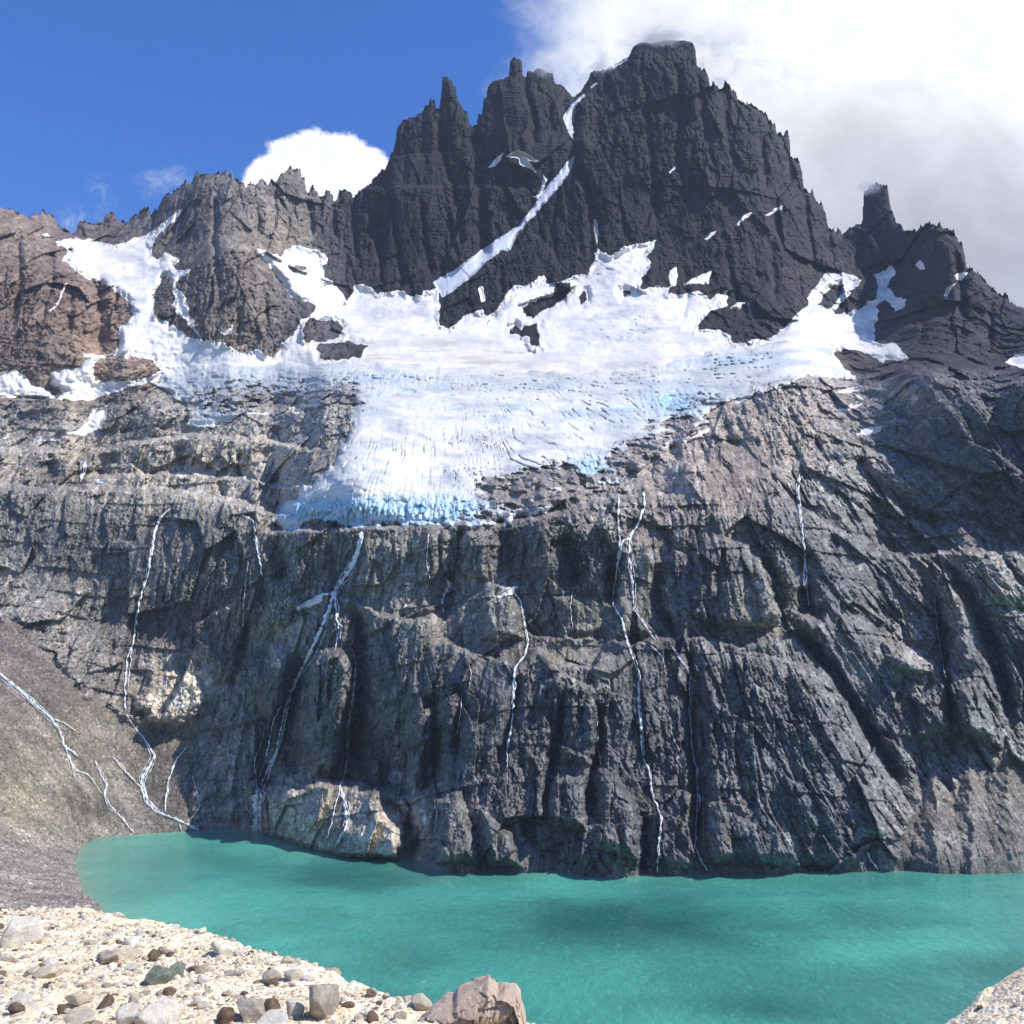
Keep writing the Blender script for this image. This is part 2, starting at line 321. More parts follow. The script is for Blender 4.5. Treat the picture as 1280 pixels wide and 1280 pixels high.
# --- ledges: everything above the line stands further back
wob = perlin(PX / 14, PY / 14, 31) * 3 + perlin(PX / 5, PY / 5, 32) * 1.2
def ledge(line, step, w, fade=30, hold=0.0):
    L = np.array(line, F); yl = np.interp(pxs, L[:, 0], L[:, 1])[None, :] + wob
    xf = sst(pxs, L[0, 0] - fade, L[0, 0]) * (1 - sst(pxs, L[-1, 0], L[-1, 0] + fade))
    return step * (1.5 if L[0, 1] > 560 else 1.0) * sst(yl - PY, 0, w) * xf[None, :] * (1 - (1 - hold) * sst(yl - PY, w, w * 9 + 110))
B2 = BASE.copy()
B2 += ledge([(1075,474),(1100,468),(1130,461),(1200,457),(1280,462),(1360,466)], 130, 5, 110, 0.6)
B2 += ledge([(-90,612),(0,613),(60,616),(110,614),(200,617),(300,632),(340,645)], 60, 9)
B2 += ledge([(-90,562),(0,566),(60,566),(108,572),(130,566),(150,560),(240,548),(330,552),(380,565)], 45, 7)
B2 += ledge([(110,600),(200,594),(300,600),(360,610)], 22, 5)
B2 += ledge([(345,668),(444,664),(560,659),(640,657),(700,645),(760,625),(830,622)], 30, 8)
B2 += ledge([(560,806),(600,826),(649,832),(672,815),(700,834),(740,838),(752,822)], 26, 9)
B2 += ledge([(660,794),(680,799),(736,801),(790,806),(825,800)], 16, 5)
B2 += ledge([(425,745),(470,770),(520,780),(560,772),(610,735),(650,733)], 16, 8)
B2 += ledge([(460,800),(500,776),(530,768)], -8, 8)
B2 += ledge([(325,992),(340,985),(400,977),(440,978),(470,984),(508,997)], 30, 5, 8)
B2 += ledge([(100,478),(130,478),(200,474)], -6, 6)
B2 += ledge([(0,500),(100,500),(130,510)], 20, 6)
B2 += ledge([(820,332),(880,300),(941,269),(985,256)], 22, 7)
B2 += ledge([(455,238),(520,236),(600,232),(640,238)], 14, 5)
B2 += ledge([(985,320),(1020,345),(1060,350)], 18, 8)
B2 += ledge([(880,800),(930,812),(975,800),(1000,770)], 14, 6)
B2 += ledge([(1100,800),(1140,836),(1180,846)], 24, 20)
B2 += ledge([(1000,640),(1100,700),(1280,690)], 20, 10)
B2 += ledge([(850,585),(950,600),(1060,560),(1140,590)], 20, 14)
# the dark rounded cliff on the left bulges out
def blob(px, py, rx, ry, amt):
    return amt * np.exp(-((PX - px) / rx) ** 2 - ((PY - py) / ry) ** 2)
B2 -= blob(60, 680, 120, 60, 25) + blob(250, 690, 70, 70, 22)
# --- grooves (gullies, chimneys) and bulges (buttresses, slabs)
GRO = [([(977,760),(1012,805),(1042,840),(1069,884),(1095,927),(1117,962),(1134,991)],11,26),([(955,690),(972,735),(980,765)],10,18),
 ([(1178,691),(1200,726),(1226,770),(1244,822),(1257,866),(1270,927)],11,24),([(1168,740),(1178,790),(1184,840),(1191,940)],4,12),([(863,770),(863,850),(866,950),(872,1010),(869,1085)],6,13),
 ([(442,745),(452,800),(448,850),(440,900),(436,968)],15,34),([(478,990),(508,1030),(516,1078)],15,30),([(706,837),(700,900),(692,951),(684,990),(679,1025)],6,16),([(749,870),(750,930),(738,975),(740,1030)],6,14),
 ([(806,1012),(806,1060),(804,1095)],7,14),([(704,665),(712,700),(716,735)],15,22),([(632,660),(634,690),(630,722)],14,16),([(375,812),(365,860),(362,930),(366,975)],16,26),([(310,770),(300,820),(290,870)],9,16),
 ([(338,670),(350,700),(352,735)],12,18),([(655,840),(640,900),(620,960)],9,10),([(578,850),(572,900),(570,950)],9,14),([(540,860),(545,930),(530,1000)],12,22),([(560,700),(575,740)],5,8),([(577,655),(573,720)],4,10),([(550,660),(551,720)],4,8),
 ([(820,700),(822,760),(850,800)],8,14),([(765,690),(764,760)],9,14),([(1030,775),(1010,760),(1003,730)],14,20),([(1060,560),(1090,600),(1140,640),(1200,660)],9,14),
 ([(150,570),(130,575),(125,600)],14,16),([(225,555),(228,585)],10,14),([(60,575),(62,600)],12,10),([(298,565),(300,600)],4,8),([(275,600),(280,625)],5,8),([(915,585),(900,600)],10,14),([(905,520),(910,545),(925,560)],8,12),
 ([(591,155),(598,190),(600,230),(604,300),(598,330)],9,34),([(549,135),(552,180),(562,220),(574,270),(578,320)],5,18),([(488,240),(495,290),(503,360)],4,14),([(470,245),(475,320),(478,365)],4,10),([(524,240),(532,300),(538,350)],4,14),([(556,250),(566,300),(573,325)],4,12),([(653,95),(668,150),(668,185)],5,20),([(690,130),(690,170)],4,10),
 ([(722,122),(718,165),(716,200),(738,240),(746,280),(747,310)],7,30),([(804,80),(810,160),(818,230),(820,290)],5,18),([(846,60),(852,130),(848,200),(856,250)],4,14),([(871,90),(880,150),(890,210)],5,16),([(770,240),(783,300)],4,14),([(735,200),(740,330)],4,8),([(905,120),(912,180),(925,220)],5,14),([(950,160),(955,210),(960,240)],5,12),([(1006,240),(1012,300),(1020,340)],4,14),([(1035,285),(1040,330)],4,14),([(1075,300),(1070,340)],5,12),([(1130,300),(1125,330)],6,16),([(700,230),(690,290),(700,340)],4,12),([(625,330),(628,370)],4,12),
 ([(855,330),(860,380),(850,400)],5,8),([(905,300),(915,350),(935,410)],5,12),([(965,300),(970,380)],5,10),([(1195,310),(1205,380),(1200,440)],6,16),([(1240,370),(1235,440)],5,12),([(1160,370),(1150,440)],6,12),
 ([(122,340),(126,400),(124,445)],9,26),([(60,300),(66,350),(50,400)],6,16),([(20,290),(26,350),(14,420)],6,16),([(90,360),(84,420)],5,12),([(270,235),(268,300),(275,380)],5,14),([(320,250),(325,300)],5,14),([(340,240),(345,290)],4,12),([(385,245),(390,300)],5,16),([(416,255),(420,300)],4,14),([(236,250),(225,300)],5,12),([(300,380),(296,420)],5,12),([(330,360),(334,420)],4,12),([(440,255),(446,330)],4,12)]
for line, w, d in GRO:
    dd, tt = ldist([(x, y) for x, y in line], PX + wob * 0.8, PY, 50)
    ends = np.clip(np.minimum(tt, 1 - tt) * 6, 0.15, 1)
    B2 += d * (1.7 if line[0][1] > 480 else 1.15) * ends * np.exp(-(dd / (w * (0.8 if line[0][1] > 480 else 0.9))) ** 2)
BUL = [([(388,830),(400,812),(425,808),(443,830),(443,880),(434,930),(428,965),(392,968),(380,940),(384,880)],30,12),
 ([(330,990),(400,976),(470,984),(506,998),(512,1012),(500,1075),(420,1075),(330,1045)],22,9),
 ([(165,880),(185,838),(225,835),(252,850),(258,880),(235,905),(190,905)],14,10),
 ([(866,690),(890,665),(930,680),(965,720),(978,770),(960,786),(900,785),(865,770)],16,12),([(938,690),(960,700),(976,770),(955,780)],10,10),
 ([(1108,820),(1130,806),(1160,815),(1180,838),(1150,842),(1118,838)],14,10),([(1225,700),(1270,690),(1300,720),(1290,760),(1240,755)],14,14),([(1165,700),(1185,715),(1210,760),(1225,830),(1200,840),(1178,760)],16,10),
 ([(683,850),(700,840),(745,860),(748,930),(738,960),(700,950)],10,12),([(684,965),(730,970),(735,1040),(684,1030)],12,12),([(745,960),(765,960),(800,1010),(798,1075),(745,1060)],12,14),
 ([(545,1000),(575,985),(590,1030),(600,1080),(545,1080)],14,12),([(600,1010),(640,1040),(655,1085),(610,1085)],12,10),([(878,810),(940,815),(1010,830),(1060,900),(1100,960),(1110,1040),(1050,1085),(885,1080),(880,950)],12,16),
 ([(320,850),(340,805),(360,815),(362,860),(345,905),(322,895)],18,12),([(330,720),(360,722),(378,755),(350,790),(325,780)],16,12),([(600,745),(640,740),(655,765),(655,800),(600,800)],12,12),
 ([(690,745),(740,740),(790,750),(815,790),(790,802),(700,798)],12,12),([(520,665),(560,662),(572,720),(520,730)],8,10),([(580,662),(612,665),(610,725),(580,722)],10,8),([(1140,870),(1180,850),(1190,910),(1150,925)],12,12),([(1196,860),(1230,850),(1245,920),(1200,930)],12,12)]
for poly, h_, w in BUL:
    s = sdf([(x, y) for x, y in poly], PX + wob, PY + wob, 10)
    B2 -= 1.7 * h_ * np.sqrt(np.clip(s / w, 0, 1)) * np.clip(s + 500, 0, 1)
# scree polygons
SCREE_L = [(-90,772),(0,775),(20,768),(34,782),(57,809),(87,839),(107,869),(148,886),(161,898),(188,905),(235,898),(252,908),(247,935),(236,965),(240,1000),(252,1040),(262,1060),(262,1260),(-90,1260)]
SCREE_R = [(1118,1100),(1124,1050),(1140,1020),(1152,990),(1160,966),(1168,958),(1176,975),(1188,988),(1206,962),(1220,958),(1240,966),(1250,935),(1258,920),(1268,945),(1290,960),(1330,950),(1360,955),(1360,1110)]
SCREE_S = [[(862,1100),(866,1075),(880,1062),(900,1080),(912,1100)],[(875,990),(890,985),(930,1010),(945,1030),(900,1020)],[(620,822),(655,812),(700,800),(735,802),(745,822),(690,836),(640,832)],[(785,665),(815,640),(830,660),(815,690),(795,680)],[(880,560),(940,540),(990,600),(930,650),(880,640)]]
wob2 = wob * 1.3
sl = sdf(SCREE_L, PX + wob2, PY + wob2, 40); sr = sdf(SCREE_R, PX + wob2 * 0.5, PY + wob2, 40)
ss = np.maximum.reduce([sdf(p, PX + wob2, PY + wob2, 30) for p in SCREE_S])
scree = np.maximum.reduce([sst(sl, -2, 8), sst(sr, -1, 4), 0.5 * sst(ss, -1, 8)])
# right fans: cones running down from their apices
for (ax, ay, w) in [(1168,958,26),(1212,958,30),(1258,920,36),(1330,945,40)]:
    t_ = np.clip((PY - ay) / 130, 0, 1.2); ww = 5 + w * t_
    B2 -= 14 * np.clip(1 - np.abs(PX + wob * 1.5 - ax - 4 * t_) / (ww * 1.3), 0, 1) ** 0.9 * sst(PY - ay, 0, 20)
# --- world coordinates of the base, used as noise domain
def to_world(Y, px=PX, py=PY):
    cx, dy, dz = ray(px, py)
    return np.stack([Y * cx / dy, Y, H + Y * dz / dy], -1).astype(F)
Wb = to_world(BASE); X0 = Wb[..., 0] + F(1037.3); Z0 = Wb[..., 2] + F(0.35) * Wb[..., 1] + F(211.7)
# --- snow shapes (photo tracing), used first to calm the rock beneath them
def c1(*p): return [(x * .336, 180 + y * .336) for x, y in p]
def c2(*p): return [(400 + x * .336, 40 + y * .336) for x, y in p]
def c3(*p): return [(850 + x * .336, 180 + y * .336) for x, y in p]
def c7(*p): return [(700 + x * .3125, 20 + y * .3125) for x, y in p]
BIG = c1((205,360),(240,352),(330,352),(440,378),(500,350),(560,330),(590,305),(640,265),(675,240),(672,255),(630,310),(590,335),(565,370),(566,420),(585,430),(610,402),(650,415),(665,430),(650,455),(660,470),(715,465),(690,490),(655,510),(660,540),(690,570),(700,620),(730,690),(745,725),(790,735),(830,735),(870,765),(905,780),(960,765),(1000,790),(1035,775),(1045,740),(1090,710),(1100,690),(1120,660),(1150,640),(1180,600),(1160,590),(1090,580),(1070,540),(1040,500),(980,430),(950,390),(985,395),(1040,420),(1060,400),(1100,375),(1150,390),(1190,395),(1220,430),(1200,450),(1210,500)) + \
  c2((45,925),(100,1000),(122,970),(125,942),(170,938),(215,975),(310,960),(345,990),(400,960),(442,957),(446,1092),(480,1105),(530,1062),(605,1030),(620,1062),(660,1030),(705,965),(720,945),(770,945),(830,905),(845,940),(870,935),(895,930),(930,910),(990,900),(1020,850),(1035,800)) + \
  c7((150,930),(200,960),(262,920),(320,910),(385,900),(350,960),(368,1000),(330,1040),(320,1092),(400,1080),(440,1082),(430,1110),(480,1115),(560,1100),(600,1130),(672,1100),(665,1160),(600,1180),(550,1240)) + \
  c3((65,692),(150,690),(185,710),(195,742),(250,735),(340,720),(390,680),(440,625),(475,608),(480,560),(545,480),(620,478),(640,495),(680,500),(650,540),(612,580),(577,618),(600,630),(668,612),(728,570),(738,530),(720,490),(790,450),(800,480),(770,530),(800,565),(845,575),(830,610),(800,625),(780,580),(745,600),(722,690),(724,740),(800,742),(850,800),(840,810),(762,802)) + \
  [(1105,452),(1080,447),(1066,474),(1000,470),(930,480),(800,485),(640,480),(430,480),(300,478),(260,470),(225,474),(190,478),(144,490),(114,500),(67,500),(80,492),(62,480),(62,466),(77,461),(97,459),(108,449),(101,444),(114,442),(128,445),(144,442),(148,429),(146,412),(160,402),(166,393),(161,378),(144,365),(134,351),(111,351),(94,338),(77,324),(84,318),(72,308)]
HOLES = [c1((575,560),(590,520),(620,490),(650,510),(640,540),(650,570),(640,600),(670,640),(720,690),(745,730),(700,715),(650,680),(600,650),(572,640)),
 c1((1130,668),(1150,650),(1200,655),(1262,665),(1275,690),(1260,720),(1200,738),(1140,735),(1125,700)), c1((1180,750),(1230,738),(1300,735),(1370,750),(1345,790),(1260,805),(1190,800)),
 c1((350,820),(380,795),(450,793),(560,800),(600,845),(540,872),(430,885),(355,880)), c1((215,385),(240,380),(255,400),(235,420),(215,405)),
 c2((752,1020),(800,1000),(850,990),(872,975),(875,935),(925,935),(930,962),(900,1000),(830,1040),(790,1065),(755,1045)), c2((702,1105),(730,1095),(755,1110),(775,1088),(810,1085),(815,1140),(820,1165),(790,1168),(765,1130),(705,1125)),
 c3((520,600),(530,560),(580,525),(610,525),(600,560),(570,600),(545,618)), c3((575,632),(600,600),(650,540),(680,500),(720,490),(735,530),(725,570),(668,612),(600,632)),
 c3((570,775),(600,768),(660,765),(735,800),(760,830),(700,855),(640,858),(600,820)), c3((720,1),(721,1),(722,2)), c1((1090,455),(1110,450),(1140,460),(1130,470),(1095,465)), c1((1198,525),(1218,522),(1215,532)),
 c2((960,985),(985,965),(990,1000),(970,1015)), c2((1120,965),(1165,960),(1160,975),(1125,985)), c3((735,600),(760,580),(790,590),(780,620),(740,625))]
GLA = [(205,462),(260,456),(340,452),(400,455),(470,452),(560,456),(640,462),(720,466),(790,462),(850,450),(905,436),(960,426),(1010,422),(1040,430),(1042,447),(1052,458),(1062,468),(1045,472),(1030,464),(1011,470),(984,479),(951,489),(925,497),(905,503),(888,514),(872,524),(890,530),(862,540),(845,556),(825,572),(800,582),(785,600),(760,610),(730,618),(705,632),(680,640),(650,646),(625,652),(606,658),(555,656),(508,655),(464,656),(444,660),(421,652),(387,650),(372,662),(358,664),(342,650),(352,634),(372,618),(395,598),(417,583),(428,561),(436,534),(440,507),(420,503),(395,512),(370,505),(335,500),(300,520),(268,534),(228,531),(238,505),(215,492),(195,480)]
COUL = c2((420,932),(500,885),(590,820),(660,770),(740,720),(790,655),(830,592),(900,510),(945,458),(943,490),(905,560),(850,622),(800,680),(770,712),(730,760),(708,812),(680,812),(620,852),(585,890),(550,922),(500,960),(455,988),(442,965))
PATCH = [
 (COUL,'snow_gully','long diagonal snow gully climbing the dark rock wall','snow gully'),
 (c2((902,320),(918,300),(935,270),(985,228),(980,245),(940,290),(932,320),(945,370),(940,395),(925,370)),'snow_gully','narrow winding snow strip below the notch left of the main summit','snow gully'),
 (c2((622,508),(650,475),(682,448),(672,480),(650,498)),'snow_patch','thin slanting snow streak on the second dark tower','snow patch'),
 (c2((690,462),(735,438),(760,445),(790,465),(815,480),(780,480),(770,470),(805,520),(745,492),(740,470)),'snow_patch','branching snow patch in the middle of the second dark tower','snow patch'),
 (c2((830,530),(845,550),(835,575),(812,620),(785,612),(815,605),(828,560)),'snow_patch','small snow spur just above the long diagonal gully','snow patch'),
 (c2((1020,695),(1030,700),(1035,760),(1030,790),(1022,740)),'snow_patch','thin vertical snow line under the main rock face','snow patch'),
 (c2((590,950),(605,945),(615,1000),(600,1005)),'snow_patch','short upright snow strip on the rock pillar below the diagonal gully','snow patch'),
 (c7((175,222),(200,205),(240,188),(272,165),(265,178),(210,212)),'snow_patch','narrow snow cornice under the left shoulder of the main summit','snow patch'),
 (c7((120,285),(148,268),(150,274),(125,292)),'snow_patch','tiny snow dab left of the summit shoulder','snow patch'),
 (c7((435,628),(462,598),(466,606),(440,630)),'snow_patch','small snow dab high in the middle of the summit face','snow patch'),
 (c7((820,800),(865,768),(895,755),(890,772),(850,792),(828,806)),'snow_patch','bright snow patch at the right end of the sloping ledge','snow patch'),
 (c7((700,838),(735,800),(772,784),(765,795),(740,810),(712,840)),'snow_patch','thin curved snow streak along the middle of the sloping ledge','snow patch'),
 (c7((578,895),(600,872),(626,858),(618,872),(590,898)),'snow_patch','small snow streak at the lower left of the sloping ledge','snow patch'),
 (c7((438,1020),(465,1005),(470,1040),(462,1075),(440,1085)),'snow_patch','upright snow patch in a cleft left of the ledge foot','snow patch'),
 (c7((496,1072),(540,1045),(608,1020),(590,1075),(560,1070)),'snow_patch','triangular snow patch just above the upper snowfield','snow patch'),
 (c7((688,1168),(715,1150),(738,1145),(720,1170)),'snow_patch','small slanted snow patch on the dark rock nose','snow patch'),
 (c3((875,450),(890,433),(903,440),(910,465),(895,468)),'snow_patch','small white snow patch below the right pointed peak','snow patch'),
 (c3((1022,492),(1035,480),(1070,478),(1045,508),(1030,505)),'snow_patch','snow patch high on the right ridge','snow patch'),
 (c3((982,560),(990,535),(1030,518),(1000,545),(992,570)),'snow_patch','hooked snow streak left of the right ridge patch','snow patch'),
 (c3((1210,812),(1250,785),(1310,775),(1310,850),(1260,828)),'snow_patch','snow patch at the right edge on the cliff rim','snow patch'),
 (c3((655,1082),(690,1055),(750,1050),(745,1068),(700,1082)),'snow_patch','flat snow patch lying in a hollow right of the brown slope','snow patch'),
 (c3((565,990),(620,982),(640,965),(680,955),(655,935),(668,938),(690,965),(650,985),(600,995)),'snow_patch','hooked snow patch on the rubble below the right snow lobe','snow patch'),
 (c3((585,922),(620,910),(675,905),(665,918),(610,928)),'snow_patch','thin flat snow strip under the brown rock knoll','snow patch'),
 (c1((0,850),(50,838),(90,860),(118,898),(185,918),(205,945),(100,942),(-20,942),(-200,930),(-200,860)),'snow_patch','broad snow apron at the left edge beneath the brown massif','snow patch'),
 (c1((240,1072),(290,1045),(330,1020),(350,985),(400,975),(395,1010),(378,1050),(320,1085)),'snow_patch','slanting snow tongue above the tan shelf','snow patch'),
 (c1((800,968),(870,955),(925,930),(955,918),(930,940),(880,968)),'snow_patch','thin white snow streak across the dirty ice','snow patch'),
 (c1((910,990),(995,1000),(985,1008),(925,1003)),'snow_patch','short flat snow streak below the dirty ice','snow patch'),
 (c1((1075,985),(1090,978),(1112,998),(1095,1002)),'snow_patch','small snow spot right of the dirty ice','snow patch'),
 (c1((180,622),(205,600),(240,520),(250,518),(215,600),(185,630)),'snow_patch','thin snow streak in a cleft of the brown left massif','snow patch'),
 (c1((155,335),(175,330),(185,345),(160,348)),'snow_patch','small snow dab near the left skyline','snow patch'),
 (c1((815,700),(850,690),(868,665),(862,705),(840,712)),'snow_patch','small forked snow patch at the foot of the central left buttress','snow patch'),
 ([(372,758),(392,748),(405,741),(402,752),(385,760),(372,764)],'snow_patch','snow remnant beside the main waterfall','snow patch'),
 ([(118,599),(133,600),(132,604),(120,604)],'snow_patch','small snow remnant beside the little waterfall on the shelf','snow patch'),
 ([(221,591),(233,591),(232,595),(222,595)],'snow_patch','tiny snow remnant on the tan shelf','snow patch'),
 ([(-10,548),(2,545),(14,541),(8,548),(-5,552)],'snow_patch','small snow remnant at the left edge of the tan shelf','snow patch'),
 ([(42,549),(72,547),(70,550),(45,552)],'snow_patch','thin snow line on top of the orange shelf','snow patch'),
 ([(848,556),(870,540),(888,534),(885,540),(862,552)],'snow_patch','white snow streak where the glacier meets the brown slope','snow patch'),
 ([(618,744),(630,736),(648,733),(640,742),(625,748)],'snow_patch','pale remnant on the rock ledge below the glacier','snow patch'),
 (c3((185,612),(215,590),(240,590),(220,612)),'snow_patch','small snow lozenge on the dark wall above the right snow lobe','snow patch'),
 (c3((200,965),(230,945),(262,940),(225,962)),'snow_patch','white snow strip at the lower rim of the right snow lobe','snow patch')]
jx = PX + perlin(PX / 9, PY / 9, 61) * 2.6 + perlin(PX / 3, PY / 3, 62) * 0.8
jy = PY + perlin(PX / 9, PY / 9, 63) * 2.6 + perlin(PX / 3, PY / 3, 64) * 0.8
S_big = sdf(BIG, jx, jy, 30)
for hpoly in HOLES: S_big = np.minimum(S_big, -sdf(hpoly, jx, jy, 40))
S_gla = sdf(GLA, PX + wob * .8 + perlin(PX / 22, PY / 22, 65) * 9, PY + wob * .8 + perlin(PX / 26, PY / 18, 66) * 5 * (1 - sst(PY, 630, 645)), 40)
S_pat = [sdf(p[0], PX + (jx - PX) * .4, PY + (jy - PY) * .4, 12) for p in PATCH]
S_all = np.maximum.reduce(S_pat)
calm = np.maximum.reduce([sst(S_big, 0, 10), sst(S_gla, 2, 14), sst(S_all, -1, 3)])

# --- rock relief in metres (positive = away from the viewer)
def relief(sx, sz, seed, amp, strata, big, mid, fine, warp):
    x = X0; z = Z0
    wx = fbm(x / (60 * sx), z / (90 * sz), seed + 1, 3) * warp * sx
    wz = fbm(x / (50 * sx), z / (70 * sz), seed + 2, 3) * warp * sz
    x = x + wx; z = z + wz
    md = 0.25 + 0.95 * sst(fbm(X0 / (170 * sx), Z0 / (150 * sz), seed + 31, 3), -0.25, 0.35)
    r = -13 * big * md * ridged(x / (52 * sx), z / (420 * sz), seed + 3, 3, 0.5)
    r += 26 * big * facet(x / (95 * sx), z / (150 * sz), seed + 33, 1.1)
    r += 15 * big * (1.25 - 0.6 * md) * facet(x / (34 * sx), z / (90 * sz), seed + 4)
    slab = 0.30 + 1.0 * np.clip(facet(x / (80 * sx), z / (105 * sz), seed + 41, 0.0) + 0.5, 0, 1)
    mid = mid * slab; fine = fine * (0.25 + 0.75 * slab)
    r += 8.5 * mid * facet(x / (12 * sx), z / (34 * sz), seed + 5, 1.2, 0.3)
    r += 4.0 * mid * facet(x / (5.2 * sx), z / (12 * sz), seed + 6, 1.3, 0.4)
    r += 2.0 * fine * facet(x / (2.3 * sx), z / (4.2 * sz), seed + 7, 1.4, 0.5)
    r += 3.2 * mid * fbm(x / (14 * sx), z / (24 * sz), seed + 8, 5, 0.62)
    ph = (z + x * 0.04) / strata; sw = ph - np.floor(ph)
    r += 0.26 * strata * (sw - 0.5) * (0.1 + 0.9 * sst(fbm(x / 90, z / 30, seed + 9, 2), -0.1, 0.4))
    return r * amp
CUT = np.interp(pxs, [-80,0,130,200,420,440,640,900,1040,1080,1130,1280,1440],[500,500,508,480,462,470,468,430,446,470,461,462,466])[None, :].astype(F)
lowm = sst(PY + wob * 2, CUT - 4, CUT + 22)
R_hi = relief(1.25, 1.6, 100, 1.1, 9, 0.95, 0.82, 1.0, 4)
shear = 0.02 + 0.45 * sst(PX, 820, 1120)
# noise domain leans with the slanting gullies on the right of the lower cliff
xs_ = X0 + 0.26 * np.clip(Z0 - 450, -160, 420) * sst(PX, 800, 1050)
X0s = X0; X0 = xs_
R_lo = relief(0.62, 0.66, 200, 0.66, 30, 1.25, 1.05, 1.3, 5)
# narrow vertical fluting under the glacier and on the left wall
flute = ridged(X0 / 6.5 + fbm(X0 / 30, Z0 / 60, 41, 2) * 1.2, Z0 / 90, 42, 3)
fl_a = blob(560, 690, 160, 45, 1) + blob(560, 900, 110, 90, 1.0) + blob(100, 700, 170, 90, .9) + blob(240, 580, 160, 25, .9) + blob(330, 960, 60, 60, .7)
R_lo += -2.6 * flute * np.clip(fl_a, 0, 1)
X0 = X0s
Rr = R_hi * (1 - lowm) + R_lo * lowm
Rr = Rr * (1 - 0.25 * sst(PX - 180, 60, 0) * sst(PY, 600, 640) * sst(760 - PY, 0, 40))
gully = ridged((X0 + 0.6 * Wb[..., 1]) / 60, Wb[..., 1] / 400, 51, 3)
R_sc = -1.8 * gully + 1.2 * fbm(X0 / 14, Z0 / 10, 52, 5, 0.6) + 1.3 * facet(X0 / 3.5, Wb[..., 1] / 5, 53) + 1.1 * facet(X0 / 9, Wb[..., 1] / 14, 55)
R_sc += np.where(sr > -5, -2.0 * ridged(X0 / 11, Z0 / 120, 54, 3), 0)
amp = 1 - 0.9 * calm
shore_y = np.interp(pxs, [p[0] for p in SHORE[6:]], [p[1] for p in SHORE[6:]])[None, :]
amp = amp * (1 - 0.5 * sst(PY - shore_y, -25, 0) * (PX > 160))
REL = (Rr * (1 - scree) + R_sc * scree) * amp
# towers curl back towards their silhouette so that they read as solid
SD = np.abs(sdf(SKY + [(1440, 1300), (-80, 1300)], PX, PY, 60))
REL += 12 * np.exp(-(SD / 3.5)) * (1 - calm)
REL += 14 * np.exp(-(SD / 14.0)) * (1 - calm)
Y1 = B2 + REL
Y1 = Y1 + ABOVE * 5.0
P1 = to_world(Y1)
P1[..., 2] -= (ABOVE * 5.5)
Y_base_sm = BASE * 0.35 + B2 * 0.65

